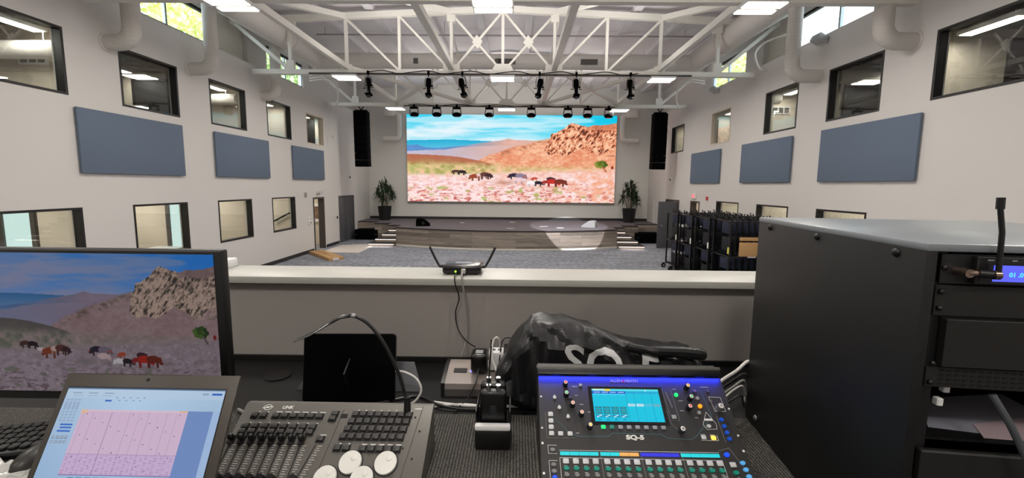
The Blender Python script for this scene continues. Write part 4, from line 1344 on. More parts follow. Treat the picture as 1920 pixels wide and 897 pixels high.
tag(o, 'round black cable grommet in the desk between monitor and tablet', 'grommet')
o = MB().rbox(-1.9, 1.3, .47, 1.105, DZ, DZ + .006, .002).build('desk_mat', stripe_mat('mat_grey', (116, 113, 107), 'X', 42, 1.0, .95, .6))
tag(o, 'dark grey ribbed carpet mat covering the front of the desk', 'mat')
MT = DZ + .0062

# ---- white box on the counter behind the monitor
o = thing('white_box', 'flat white box lying on the counter behind the monitor corner', 'box', (-1.235, 1.545, 2.42), .05)
MB().rbox(-.13, .13, -.06, .065, 0, .034, .005).build('lid', M_WHITE, o)
MB().box(-.131, .131, -.061, .066, .0, .004).build('base', mat('box_grey', (170, 172, 178), .5), o)

# ---- router
t = thing('wireless_router', 'small black router with two antennas on the white counter', 'router', (-.198, 1.545, 2.42))
MB().rbox(-.072, .072, -.055, .055, .003, .036, .010, 3).build('case', mat('router_black', (18, 18, 20), .22), t)
for x in (-.05, .05):
    for y in (-.035, .035):
        MB().cyl((x, y, 0), (x, y, .004), .008, n=10).build('foot', M_BLKP, t)
for s in (-1, 1):
    a = MB().cyl((s * .068, -.03, .028), (s * .086, -.03, .028), .006, n=10).tube([(s * .086, -.03, .028), (s * .104, -.028, .062), (s * .122, -.026, .100)], .0045, 8, smooth=False)
    a.build('antenna', M_BLKP, t)
MB().rbox(-.002, .018, -.0575, -.054, .008, .026, .001).build('port', mat('port_dark', (5, 5, 6), .6), t)
MB().cyl((-.022, -.055, .014), (-.022, -.0575, .014), .0034, n=12).build('status_light', emit('green_led', (150, 255, 60), 3), t)
MB().box(.0722, .0726, -.04, .02, .008, .028).build('side_label', M_WHITE, t)
MB().rbox(-.0, .016, -.075, -.054, .009, .025, .002).build('plug', mat('clear_plug', (170, 170, 165), .3), t)
MB().rbox(-.03, .03, -.01, .02, .0358, .0364, .0002, 1).build('top_mark', mat('mark_grey', (120, 124, 140), .4), t)
def cable(name, pts, r, m, label, sub=8):
    o = MB().tube(pts, r, 8, sub=sub).build(name, m)
    return tag(o, label, 'cable')
M_CABW = mat('white_cable', (208, 206, 202), .45)
M_CABG = mat('grey_cable', (140, 138, 134), .5)
M_CABK = mat('black_cable', (16, 16, 17), .4)
cable('network_cable', [(-.190, 1.47, 2.437), (-.189, 1.425, 2.433), (-.184, 1.415, 2.40), (-.175, 1.43, 2.33), (-.172, 1.44, 2.25), (-.178, 1.42, 2.18), (-.185, 1.37, 2.16)], .0035, M_CABG, 'grey network cable hanging from the router down the half wall')
cable('power_cable', [(-.215, 1.488, 2.432), (-.214, 1.425, 2.43), (-.21, 1.418, 2.40), (-.20, 1.435, 2.35), (-.215, 1.45, 2.29), (-.205, 1.44, 2.235), (-.17, 1.40, 2.205), (-.135, 1.36, 2.20)], .0022, M_CABK, 'thin black power cord looping from the router to the black adapter')

# ---- outlet bar with plugs
t = thing('outlet_bar', 'grey desktop outlet bar with black ends against the half wall', 'power strip', (-.215, 1.215, DZ))
prof = [(0, 0), (0, .040), (.022, .046), (.095, .062), (.13, .062), (.13, 0)]
def yz_prism(poly, x0, x1):
    mb = MB()
    return mb.prism(poly, x0, x1, Matrix(((0, 0, 1, 0), (1, 0, 0, 0), (0, 1, 0, 0), (0, 0, 0, 1))))
yz_prism(prof, 0, .30).build('body', mat('outlet_grey', (148, 138, 132), .5), t)
yz_prism([(y * 1.02 - .001, z * 1.03) for y, z in prof], -.012, 0).build('end_cap', M_BLKP, t)
yz_prism([(y * 1.02 - .001, z * 1.03) for y, z in prof], .30, .312).build('end_cap', M_BLKP, t)
MB().box(.0, .3, -.001, .0, .0, .022).build('kick_strip', mat('kick_grey', (84, 80, 78), .5), t)
MS = frame_matrix((0, .022, .046), (1, 0, 0), (0, .073, .016))
MB(MS).rbox(.02, .062, .028, .05, 0, .002, .0008, 1).build('data_port', mat('port_dark', (5, 5, 6), .6), t)
MB(MS).cyl((.078, .036, 0), (.078, .036, .002), .009, n=16).build('power_button', mat('button_grey', (190, 186, 190), .4), t)
MB(MS).cyl((.078, .036, .002), (.078, .036, .0028), .0042, n=16).build('power_light', emit('blue_led', (60, 60, 255), 6), t)
t = thing('power_adapter', 'black plug-in adapter on the outlet bar left of the white charger', 'adapter', (-.112, 1.275, DZ + .062))
MB().rbox(-.026, .026, -.035, .03, .0, .060, .010, 3).build('case', mat('adapter_black', (16, 16, 17), .25), t)
MB().rbox(-.012, .012, -.02, .005, .0595, .0606, .0004, 1).build('rating_label', mat('label_silver', (150, 150, 150), .3), t)
t = thing('usb_charger', 'white plug-in charger block with a white cable on the outlet bar', 'adapter', (-.058, 1.285, DZ + .062))
MB().rbox(-.024, .024, -.024, .024, .0, .06, .005, 2).build('case', M_WHITE, t)
for x in (-.01, .01):
    MB().rbox(x - .006, x + .006, -.006, .006, .0595, .0606, .0004, 1).build('port', mat('port_dark', (5, 5, 6), .6), t)
cable('charger_cable', [(-.048, 1.285, 2.222), (-.046, 1.28, 2.245), (-.055, 1.27, 2.268), (-.068, 1.27, 2.258), (-.071, 1.25, 2.22), (-.062, 1.235, 2.19), (-.04, 1.20, 2.15), (-.02, 1.17, 2.12), (-.06, 1.15, 2.104), (-.15, 1.16, 2.104), (-.25, 1.14, 2.104), (-.29, 1.11, 2.105), (-.32, 1.07, 2.112)], .0032, M_CABW, 'white cable arching out of the white charger and along the desk')
t = thing('power_adapter', 'black square transformer on the outlet bar beside the dust cover', 'adapter', (-.012, 1.285, DZ + .062))
MB().rbox(-.023, .023, -.03, .03, .0, .07, .004, 2).build('case', M_BLKP, t)
MB().cyl((0, 0, .07), (0, 0, .085), .008, .004, n=10).build('strain_relief', M_BLKP, t)
MB().rbox(-.015, .015, -.0308, -.0295, .03, .05, .0004, 1).build('rating_label', mat('label_grey', (92, 92, 92), .5), t)
cable('adapter_cord', [(-.012, 1.285, 2.25), (-.015, 1.285, 2.262), (-.035, 1.28, 2.26), (-.045, 1.27, 2.23), (-.052, 1.22, 2.13)], .002, M_CABK, 'thin black cord bending down from the black transformer')
cable('adapter_cord', [(-.112, 1.24, 2.18), (-.118, 1.20, 2.15), (-.14, 1.18, 2.11), (-.16, 1.14, 2.106), (-.17, 1.10, 2.11)], .0022, M_CABK, 'thin black cord running down from the black plug-in adapter')
cable('loose_cable', [(-.24, 1.17, 2.104), (-.15, 1.15, 2.106), (-.06, 1.145, 2.108), (.02, 1.15, 2.106)], .004, M_CABW, 'white loose cable lying across the desk in front of the outlet bar')
cable('loose_cable', [(-.66, 1.16, 2.106), (-.56, 1.13, 2.105), (-.42, 1.15, 2.106), (-.30, 1.2, 2.105), (-.22, 1.14, 2.112), (-.15, 1.13, 2.106), (-.08, 1.13, 2.106)], .004, M_CABK, 'black loose cable snaking behind the lighting console')
cable('loose_cable', [(-.78, 1.10, 2.112), (-.70, 1.06, 2.112), (-.62, 1.08, 2.112), (-.55, 1.07, 2.112)], .0045, M_CABG, 'grey loose cable lying between the laptop and the black tablet')
cable('tablet_cable', [(-.352, 1.17, 2.20), (-.32, 1.16, 2.20), (-.285, 1.15, 2.185), (-.27, 1.14, 2.155), (-.29, 1.13, 2.125), (-.33, 1.12, 2.113), (-.35, 1.09, 2.113)], .0032, M_CABW, 'white cable looping out of the right edge of the tablet')
for k, (r, m, n, e) in enumerate(((.0042, M_CABW, 'upper white', (.662, 1.13, 2.262)), (.0036, M_CABK, 'thick black', (.655, 1.13, 2.225)), (.0030, M_CABG, 'grey', (.652, 1.13, 2.205)), (.0026, M_CABW, 'thin white', (.650, 1.13, 2.188)), (.003, M_CABK, 'lowest black', (.648, 1.13, 2.160)))):
    e = Vector(e)
    a = Vector((.485, 1.002, 2.225 - .012 * k))
    cable('mixer_cable', [a, a + (e - a) * .35 + Vector((0, 0, .006 - .004 * k)), a + (e - a) * .7 + Vector((0, 0, .004 * (k % 2))), e, e + Vector((.03, .03, -.05)), (.70 + .008 * k, 1.20, DZ + r)], r, m, '%s cable of the bundle between the mixer and the rack case' % n)

# ---- microphone charging dock
t = thing('charging_dock', 'small black charging dock with a white front rim on the mat', 'charger', (-.0515, .943, MT))
MB().rbox(-.0435, .0435, 0, .10, 0, .052, .006, 2).build('base', M_BLKP, t)
MB().rbox(-.0435, .0435, -.003, .014, .052, .066, .004, 2).build('front_rim', M_WHITE, t, label='white rim')
MB().rbox(-.0435, -.039, .012, .10, .05, .095, .003).build('side_wall', M_BLKP, t)
MB().rbox(.039, .0435, .012, .10, .05, .095, .003).build('side_wall', M_BLKP, t)
for dy, dx, lab in ((.032, 0.0, 'front black wireless beltpack standing in the charging dock'), (.072, -.002, 'rear black wireless beltpack standing in the charging dock')):
    p = thing('beltpack', lab, 'beltpack', (-.0515 + dx, .943 + dy, MT + .053))
    MB().rbox(-.033, .033, -.013, .013, 0, .088, .009, 3).build('case', mat('pack_black', (14, 14, 15), .3), p)
    MB().rbox(-.008, .008, -.0138, -.0125, .030, .052, .0004, 1).build('window', mat('pack_window', (40, 42, 46), .2), p)
    for sx in (-.012, .012):
        MB().cyl((sx, 0, .087), (sx, 0, .100), .006, n=10).build('jack', M_CHROME, p)
    MB().tube([(-.012, 0, .10), (-.010, .002, .14), (-.006, .004, .20)], .0018, 6, smooth=False).build('antenna', M_BLKP, p)

# ---- tablet
t = thing('tablet', 'large switched-off black tablet leaning behind the lighting console', 'tablet', (-.492, 1.165, DZ + .002), math.radians(2))
def round_rect(w, h, r, n=5):
    out = []
    for cx, cy, a0 in ((w / 2 - r, h - r, 0), (-w / 2 + r, h - r, 90), (-w / 2 + r, r, 180), (w / 2 - r, r, 270)):
        out += [(cx + r * math.cos(math.radians(a0 + 90 * k / n)), cy + r * math.sin(math.radians(a0 + 90 * k / n))) for k in range(n + 1)]
    return out
MP = frame_matrix((0, 0, 0), (1, 0, 0), (0, .16, 1))
MB(MP).prism(round_rect(.274, .203, .012), -.004, .002).build('case', mat('tablet_edge', (70, 70, 72), .3, .6), t)
MB(MP).prism(round_rect(.271, .200, .011), .002, .0026, Matrix.Translation((0, .0015, 0))).build('screen', mat('dark_glass', (3, 3, 4), .35, spec=.12), t)
MB().beam((0, .02, .13), (0, .085, .002), .12, .004, (1, 0, 0)).build('back_stand', M_BLKP, t)
o = thing('acrylic_stand', 'clear plastic holder wedged behind the tablet', 'holder', (-.49, 1.24, DZ))
MB().prism([(-.2, 0), (.2, 0), (.17, .09), (-.14, .09)], 0, .003, frame_matrix((0, 0, 0), (1, 0, 0), (0, .3, 1))).build('sheet', mat('clear_plastic', (120, 122, 126), .2), o)

# ---- lighting console
PW = .452
t = thing('lighting_console', 'grey lighting console with faders and four white wheels', 'console', (-.647, .945, 2.218))
OFF = Vector((-.647, .945, 2.218))
def LC(p):                     # world -> console local
    return tuple(Vector(p) - OFF)
S = .68
body = [(.012, DZ + .0064 - OFF.z), (.012, 0), (0, 0), (-.172, -.172 * S), (-.172, DZ + .0064 - OFF.z)]
yz_prism(body, .0, PW).build('body', mat('console_grey', (92, 89, 84), .42, .25, noise=.05, scale=30), t)
MC = frame_matrix((0, 0, 0), (1, 0, 0), (0, 1, S))     # x right, y up the panel, z out
def cp(u, v):
    return u / 1000, -v / 1000
M_KEY = mat('console_key', (62, 61, 60), .4)
M_WELL = mat('key_well', (10, 10, 10), .7)
M_PRINT = mat('print_white', (226, 226, 222), .6)
def key(u, v, w=15, h=11):
    x, y = cp(u, v)
    k = MB(MC).rbox(x - w / 2000, x + w / 2000, y - h / 2000, y + h / 2000, .0, .006, .0015, 2).build('button', M_KEY, t)
    MB(MC).box(x - w / 2000 - .0022, x + w / 2000 + .0022, y - h / 2000 - .0036, y + h / 2000 + .001, .0, .0008).build('button_well', M_WELL, k)
    return k
pm = MB(MC)
def mark(u, v, w=5, h=1.4):
    x, y = cp(u, v)
    pm.box(x - w / 2000, x + w / 2000, y - h / 2000, y + h / 2000, 0, .0005)
for u in (33, 53.5):
    key(u, 28, 14, 11); mark(u + 8, 20, 3, 2)
for k in range(6):
    key(83.5 + 20.7 * k, 28, 15, 11); mark(88 + 20.7 * k, 20, 14, 1.8)
for k in range(8):
    key(23 + 22.4 * k, 53.5, 15, 11); key(22 + 22.3 * k, 66, 15, 10); mark(31 + 22.4 * k, 46, 3, 2)
for k, (v, u0, u1) in enumerate(((22, 271, 398), (39, 267, 395), (56.5, 263, 392), (74, 258, 388.5))):
    for j in range(8):
        key(u0 + (u1 - u0) * j / 7, v, 13.5, 11.5); mark(u0 + (u1 - u0) * j / 7 + 5, v - 8.6, 3.2, 1.8)
key(221.5, 21.5, 15, 10); key(219.5, 33, 15, 10); key(208, 80, 15, 11); mark(212, 72, 14, 1.8)
for u in (253, 273):
    key(u, 98.5, 14, 12); mark(u + 4, 90, 4, 2.4)
for k in range(5):
    key(310 + 19.2 * k, 99.5, 14, 12); mark(312 + 19.2 * k, 91, 12, 2)
mark(418, 8, 18, 2)
x, y = cp(244.7, 27)
MB(MC).rbox(x - .008, x + .008, y - .0045, y + .0045, 0, .0012, .0005, 1).build('display_window', M_WELL, t)
pm.build('printed_labels', M_PRINT, t)
ln = MB(MC)
for (u0, v0, u1, v1) in ((428, 1, 406, 165), (240, 12, 225, 165)):
    a, b = cp(u0, v0), cp(u1, v1)
    ln.beam((a[0], a[1], .0), (b[0], b[1], .0), .0009, .0012, (0, 0, 1))
ln.build('panel_seams', mat('seam_dark', (46, 45, 43), .6), t)
for k in range(9):
    us, ue = (8 + 22.75 * k, 8.8 + 22.6 * k) if k < 8 else (202, 186)
    vs, ve = 94, 166
    a, b = cp(us, vs), cp(ue, ve)
    MB(MC).beam((a[0], a[1], .0), (b[0], b[1], .0), .0021, .0014, (0, 0, 1)).build('fader_slot', M_WELL, t)
    sm = MB(MC)
    for j in range(15):
        f = j / 14
        u = us + (ue - us) * f + 5.5 + (4.5 if j % 2 == 0 else 3.5); v = vs + 2 + (ve - vs - 4) * f
        x, y = cp(u, v)
        w = .0105 if j % 2 == 0 else .006
        sm.box(x - w / 2, x + w / 2, y - .0004, y + .0004, 0, .0004)
    sm.build('fader_scale', M_PRINT, t)
    # levers at the top of the slots and caps further down
    if k < 8:
        x, y = cp(us + 1, 86)
        MB(MC).prism([(-.0065, -.009), (.0065, -.009), (.0065, .009), (-.0065, .009)], .0, .006, Matrix.Translation((x, y, 0))).build('lever_base', M_BLKP, t)
        MB(MC).ball((x, y + .003, .012), .0062, .007, .009, 12).build('lever', M_BLKP, t)
    if k < 6 or k == 8:
        x, y = cp(ue + (14 if k < 6 else -4), 165)
        MB(MC).cyl((x, y, 0), (x, y, .014), .0085, .0075, 16).build('fader_cap', M_BLKP, t)
for u, v in ((292.5, 130), (369.5, 130), (248, 161), (326, 161)):
    x, y = cp(u, v)
    w = MB(MC)
    w.cyl((x, y, -.0), (x, y, .007), .0245, .0235, 36)
    w.ball((x + .006, y + .008, .0075), .006, .006, .001, 12)
    w.build('jog_wheel', mat('wheel_white', (222, 222, 216), .4), t)
    MB(MC).cyl((x, y, 0), (x, y, .002), .0262, .0262, 36).build('wheel_ring', M_WELL, t)
text('lettering', 'LINK', M_PRINT, t, MC @ Matrix.Translation((.103, -.009, .0006)), .0105, .0002, sx=1.15, bold=.0003, shear=.15)
lg = MB(MC)
lx, ly = .055, -.009
for k in range(24):
    a0, a1 = 2 * PI * k / 24, 2 * PI * (k + 1) / 24
    lg.beam((lx + .0095 * math.cos(a0), ly + .0062 * math.sin(a0), .0004), (lx + .0095 * math.cos(a1), ly + .0062 * math.sin(a1), .0004), .0014, .0006, (0, 0, 1))
lg.box(lx - .0125, lx - .004, ly - .0022, ly - .0005, 0, .0006).box(lx - .005, lx + .0125, ly + .0004, ly + .0022, 0, .0006).box(lx - .004, lx + .004, ly - .0018, ly + .0018, 0, .0006)
lg.build('round_emblem', M_PRINT, t)
for u, v in ((414, 28), (399, 98), (430, 60), (424, 120)):
    x, y = cp(u, v)
    MB(MC).cyl((x, y, 0), (x, y, .0012), .0022, n=10).build('screw', M_WELL, t)
# ---- gooseneck lamp plugged into the console
g = thing('gooseneck_lamp', 'thin black gooseneck lamp plugged into the lighting console', 'lamp', (0, 0, 0))
bx, by = cp(392, 15)
b0 = OFF + (MC @ Vector((bx, by, 0)))
MB().cyl(b0, b0 + Vector((0, .004, .035)), .0085, .0075, 14).build('plug', M_BLKP, g)
nk = [b0 + Vector((0, .004, .03)), (-.262, .94, 2.25), (-.277, .94, 2.305), (-.311, .94, 2.378), (-.346, .94, 2.424), (-.378, .94, 2.442)]
MB().tube(nk, .0042, 10).build('flexible_neck', mat('neck_black', (18, 18, 19), .4), g)
MB().tube([(-.374, .94, 2.4415), (-.386, .94, 2.443)], .0052, 10).build('collar', M_CHROME, g)
hd = MB()
hp = [Vector((-.384, .94, 2.443)), Vector((-.405, .935, 2.441)), Vector((-.43, .93, 2.428)), Vector((-.47, .925, 2.403)), Vector((-.508, .92, 2.388))]
vs, fs = [], []
for i, p in enumerate(hp):
    w = [.006, .010, .016, .020, .012][i]; h = [.005, .005, .005, .004, .003][i]
    for k in range(10):
        a = 2 * PI * k / 10
        vs.append(p + Vector((.4 * h * math.sin(a), w * math.cos(a), h * math.sin(a))))
for i in range(len(hp) - 1):
    fs += [(i * 10 + k, i * 10 + (k + 1) % 10, (i + 1) * 10 + (k + 1) % 10, (i + 1) * 10 + k) for k in range(10)]
fs += [tuple(range(10))[::-1], tuple(range(40, 50))]
hd.add(vs, fs).build('lamp_head', mat('lamp_black', (24, 24, 25), .25), g)

# ---- laptop
TL = Vector((-.842, .738, 2.390))
t = thing('laptop', 'open grey laptop with a pink table on screen, raised in front of the monitor', 'laptop', TL)
MLp = frame_matrix((0, 0, 0), (1, .004, -.006), (0, .081, .149))
LH = .226
MB(MLp).rbox(0, .326, -LH, 0, -.007, 0, .003, 2).build('lid', mat('laptop_grey', (72, 67, 62), .45, .2), t)
MB(MLp).box(.012, .308, -.208, -.0235, .0002, .0007).build('bezel', M_BLKP, t)
picture_mesh('display', MLp @ Matrix.Translation((.0135, -.2065, .0009)), .293, .1815, paint_sheet(420, 260), picture_mat('laptop_picture', .78), t)
MB(MLp).cyl((.155, -.010, 0), (.155, -.010, .0008), .003, n=12).build('webcam', M_BLKP, t)
bz = (MLp @ Vector((0, -LH, 0)))
MB().rbox(.0, .326, bz.y - .215, bz.y - .004, bz.z - .012, bz.z + .004, .003, 2).build('keyboard_base', mat('laptop_grey', (72, 67, 62), .45, .2), t)
kb = MB()
for r in range(5):
    for c in range(14):
        kb.rbox(.02 + c * .0205, .037 + c * .0205, bz.y - .03 - r * .019 - .015, bz.y - .03 - r * .019, bz.z + .004, bz.z + .0055, .0008, 1)
kb.build('keys', M_BLKP, t)
MB().box(.11, .21, bz.y - .19, bz.y - .135, bz.z + .004, bz.z + .0044).build('touchpad', mat('touchpad', (52, 49, 46), .3), t)
zb = TL.z + bz.z - .012
s_ = thing('laptop_riser', 'low black riser carrying the laptop', 'riser', (TL.x, TL.y + bz.y, MT))
MB().rbox(.02, .306, -.2, -.02, zb - MT - .008, zb - MT, .002).build('shelf', M_BLKP, s_)
for x in (.02, .30):
    MB().box(x, x + .006, -.2, -.02, 0, zb - MT - .008).build('side', M_BLKP, s_)

# ---- monitor
t = thing('monitor', 'wide black monitor showing the dim desert picture', 'monitor', (-.885, .83, DZ))
MB().rbox(-.281, .281, 0, .022, .185, .512, .004).build('panel', M_BLKP, t)
MB().rbox(-.15, .15, .02, .05, .25, .45, .012).build('rear_hump', M_BLKP, t)
MB().box(-.281, .281, -.001, .0, .5085, .5125).build('top_edge', mat('edge_grey', (96, 96, 96), .4), t)
picture_mesh('display', frame_matrix((-.271, -.0015, .205), (1, 0, 0), (0, 0, 1)), .537, .298, paint_desert(560, 312, False), picture_mat('monitor_picture', .85, .35), t)
MB().rbox(-.03, .03, .05, .075, .02, .34, .004).build('stand_neck', M_BLKP, t)
MB().rbox(-.12, .12, -.03, .15, .0065, .018, .003).build('stand_base', M_BLKP, t)

# ---- bits at the left edge of the desk
t = thing('keyboard', 'black keyboard half hidden behind the laptop at the left edge', 'keyboard', (-1.26, .93, MT + .001), math.radians(14))
MB().rbox(-.22, .14, -.07, .07, 0, .018, .004).build('body', M_BLKP, t)
kb = MB()
for r in range(5):
    for c in range(16):
        kb.rbox(-.212 + c * .0216, -.195 + c * .0216, -.06 + r * .0235, -.042 + r * .0235, .018, .026, .002, 1)
kb.build('keys', mat('keyboard_key', (20, 20, 20), .45), t)
t = thing('computer_mouse', 'dark mouse beside the keyboard at the left edge of the desk', 'mouse', (-1.10, .885, MT))
MB().ball((0, 0, .002), .032, .055, .034, 18).build('shell', mat('mouse_grey', (40, 39, 37), .4), t)
o = MB()
rg = np.random.RandomState(3)
n = 14
vs = [(-1.20 + .26 * i / n + .006 * rg.randn(), .74 + .13 * j / n + .004 * rg.randn(), MT + .002 + .016 * abs(math.sin(i * 1.3 + j * .7)) * rg.rand()) for j in range(n + 1) for i in range(n + 1)]
o.add(vs, [(j * (n + 1) + i, j * (n + 1) + i + 1, (j + 1) * (n + 1) + i + 1, (j + 1) * (n + 1) + i) for j in range(n) for i in range(n)])
tag(o.build('plastic_bag', mat('bag_clear', (176, 176, 172), .18), fix=False), 'crumpled shiny plastic bag on the desk at the lower left corner', 'bag')
# ------------------------------------------------------------------ mixing desk
MX = Vector((.058, .978, 2.302))
t = thing('mixing_desk', 'black digital mixing desk with a cyan screen and blue light bar', 'mixer', MX)
W = .44
YB1, ZB1 = -.1235, -.102
YE = YB1 - .135
ZE = ZB1 - .135 * .67
zb = MT - MX.z
yz_prism([(.02, zb), (.02, .004), (0, 0), (YB1, ZB1), (YE, ZE), (YE, zb)], 0, W).build('body', mat('mixer_black', (40, 39, 37), .5, noise=.1, scale=60), t)
MU = frame_matrix((0, 0, 0), (1, 0, 0), (0, -YB1, -ZB1))
ML = frame_matrix((0, YB1, ZB1), (1, 0, 0), (0, .1, .067))
def mp(u, v):
    return u / 1000, -v / 1000
# hood with blue lamps
MB(MU).rbox(-.004, W + .004, -.004, .005, .0, .0105, .002).build('hood', mat('hood_grey', (88, 86, 82), .45), t)
MB(MU).rbox(-.002, W + .002, -.0185, -.0035, .006, .010, .0015).build('hood_lip', M_BLKP, t)
for k in range(5):
    u = .045 + .0875 * k
    e = MB(MU).box(u - .010, u + .010, -.0125, -.0105, .0030, .0045).build('hood_light', emit('blue_glow', (40, 50, 255), 8), t)
    p = MX + (MU @ Vector((u, -.0180, .0052)))
    d = (MU.to_3x3() @ Vector((0, -1, -.55)))
    add_light('hood_lamp', 'AREA', p,   .05, (.02, .035, 1), .0875, .003, rot=d.to_track_quat('-Z', 'Y').to_euler(), spread=math.radians(110))
text('maker_lettering', 'ALLEN', mat('maker_violet', (176, 160, 255), .5), t, MU @ Matrix.Translation((.187, -.030, .0006)), .0095, .0002, sx=1.05, bold=.0002)
text('maker_lettering', '&', mat('maker_red', (230, 60, 90), .5), t, MU @ Matrix.Translation((.2045, -.030, .0006)), .0095, .0002)
text('maker_lettering', 'HEATH', mat('maker_violet', (176, 160, 255), .5), t, MU @ Matrix.Translation((.2235, -.030, .0006)), .0095, .0002, sx=1.05, bold=.0002)
text('model_lettering', 'SQ-5', M_PRINT, t, MU @ Matrix.Translation((.2085, -.1575, .0006)), .0125, .0002, sx=1.5, bold=.0006)
# touch screen
MB(MU).rbox(.117, .291, -.131, -.044, .0, .0012, .0005, 1).build('screen_bezel', mat('bezel_gloss', (8, 8, 9), .15), t)
picture_mesh('touch_screen', MU @ Matrix.Translation((.1252, -.1245, .0016)), .157, .0745, paint_desk_display(420, 210), picture_mat('desk_display_picture', 1.0, .25), t)
KN = mat('knob_grey', (58, 62, 66), .3)
KNB = mat('knob_black', (24, 25, 27), .35)
def cap_m(n, c):
    return emit('cap_' + n, c, .35, c)
def knob(u, v, cn, cc, r=5.4, h=.017, body=None):
    x, y = mp(u, v + 6)
    k = MB(MU)
    k.cyl((x, y, 0), (x, y, .004), r / 1000 + .001, r / 1000, 20).cyl((x, y, .004), (x, y, h), r / 1000, r / 1000 * .86, 20)
    for j in range(10):
        a = 2 * PI * j / 10
        k.box(-.0005, .0005, r / 1000 * .88, r / 1000 + .0004, .004, h - .002, Matrix.Translation((x, y, 0)) @ Matrix.Rotation(a, 4, 'Z'))
    o = k.build('knob', body or KNB, t)
    MB(MU).cyl((x, y, h), (x, y, h + .0012), r / 1000 * .80, r / 1000 * .7, 18).build('knob_cap', cap_m('white', (216, 206, 200)), o)
    MB(MU).cyl((x, y, h + .001), (x, y, h + .0019), r / 1000 * .5, r / 1000 * .45, 14).build('knob_centre', cap_m(cn, cc), o)
for u, v, n, c in ((63.5, 35.5, 'red', (226, 60, 70)), (64, 60, 'green', (40, 190, 120)), (76.5, 83.5, 'salmon', (240, 140, 110)), (95, 104, 'salmon', (240, 140, 110)), (111, 131, 'yellow', (245, 200, 60)), (351, 39, 'orange', (240, 160, 60)), (351.5, 65, 'green', (40, 190, 120)), (342.5, 87, 'red', (226, 60, 90))):
    knob(u, v, n, c)
knob(312, 137, 'grey', (120, 124, 126), 6.4, .018, KN)
knob(412, 86, 'grey', (120, 124, 126), 6.8, .018, mat('knob_silver', (140, 140, 142), .3, .4))
def button(M, u, v, m, w=11, h=9.5, kind='sq', z=.004, name='button'):
    x, y = mp(u, v)
    if kind == 'sq':
        b = MB(M).rbox(x - w / 2000, x + w / 2000, y - h / 2000, y + h / 2000, 0, z, .0018, 2)
    elif kind == 'round':
        b = MB(M)
        b.cyl((0, 0, 0), (0, 0, z), .5, .46, 20, Matrix.Translation((x, y, 0)) @ Matrix.Diagonal((w / 1000, h / 1000, 1, 1)))
    else:
        pts = [(math.sin(a) * (.5 if a < PI or True else 0) * w / 1000 * (1 - .0), 0) for a in (0,)]
        poly = []
        for k in range(18):
            a = 2 * PI * k / 18
            rr = 1 + .35 * max(0, math.cos(a)) ** 4
            poly.append((x + math.sin(a) * w / 2000 * (1 - .25 * max(0, math.cos(a))), y + math.cos(a) * h / 2000 * rr))
        b = MB(M).prism(poly, 0, z)
    return b.build(name, m, t)
KW = mat('key_white', (198, 200, 200), .4)
KG = mat('key_grey', (150, 152, 152), .4)
KL = mat('key_dim_grey', (122, 124, 124), .4)
TEAL = emit('key_teal', (10, 140, 118), .25, (10, 118, 100))
GRN = emit('key_green_lit', (30, 235, 130), .9, (10, 120, 70))
BLUE = emit('key_blue', (10, 80, 200), .35, (10, 62, 160))
BLU2 = emit('key_blue_lit', (20, 70, 255), 1.3, (10, 40, 180))
LBL = emit('key_light_blue', (90, 170, 230), .45, (80, 150, 200))
YEL = emit('key_yellow_lit', (255, 214, 90), 1.0, (220, 170, 60))
ORG = emit('key_orange_lit', (255, 160, 20), .9, (220, 130, 20))
VIO = mat('key_violet', (96, 84, 150), .4)
for u, v in ((36.5, 72), (46, 95.5), (64.5, 115.5)):
    button(MU, u, v, KW, 8, 8, 'drop')
for u, v in ((25.3, 111), (25.3, 125), (25.3, 138.7), (25.3, 152), (45.3, 152), (66, 152)):
    button(MU, u, v, KW, 11.5, 9.5)
for k in range(8):
    button(MU, 141.5 + 19.1 * k, 136.5, (GRN, TEAL)[k] if k < 2 else KG, 10.5, 8.5)
button(MU, 100, 42, KG, 9, 7, 'round'); button(MU, 322.5, 62, GRN, 9.5, 9.5, 'round'); button(MU, 371, 87.5, ORG, 9.5, 9.5, 'round')
button(MU, 368.5, 52, VIO, 8.5, 8.5, 'round'); button(MU, 370, 69.5, KG, 8.5, 8.5, 'round'); button(MU, 364, 102.5, KG, 8.5, 8.5, 'round')
button(MU, 304.5, 113, KG, 10.5, 9.5); button(MU, 377, 131.5, KW, 10, 8, 'round')
button(MU, 358.5, 155.5, KW, 11, 9); button(MU, 379.5, 156, YEL, 11, 9)
for v, u in ((117, 410), (131, 411.5), (144.5, 413), (157.5, 414)):
    button(MU, u, v, BLUE, 10, 8.5, 'round')
button(MU, 400, 52, mat('switch_dark', (70, 70, 90), .4), 6, 8); button(MU, 398, 76, M_CHROME, 8, 7, 'round')
button(MU, 73, 72, mat('switch_dark', (70, 70, 90), .4), 10, 6)
# level meter
m_ = MB(MU)
for k in range(14):
    x, y = mp(300 + .5 * k, 56 + 2.6 * k)
    m_.box(x - .0016, x + .0016, y - .0008, y + .0008, 0, .0008)
m_.build('level_meter', mat('meter_grey', (120, 126, 124), .4), t)
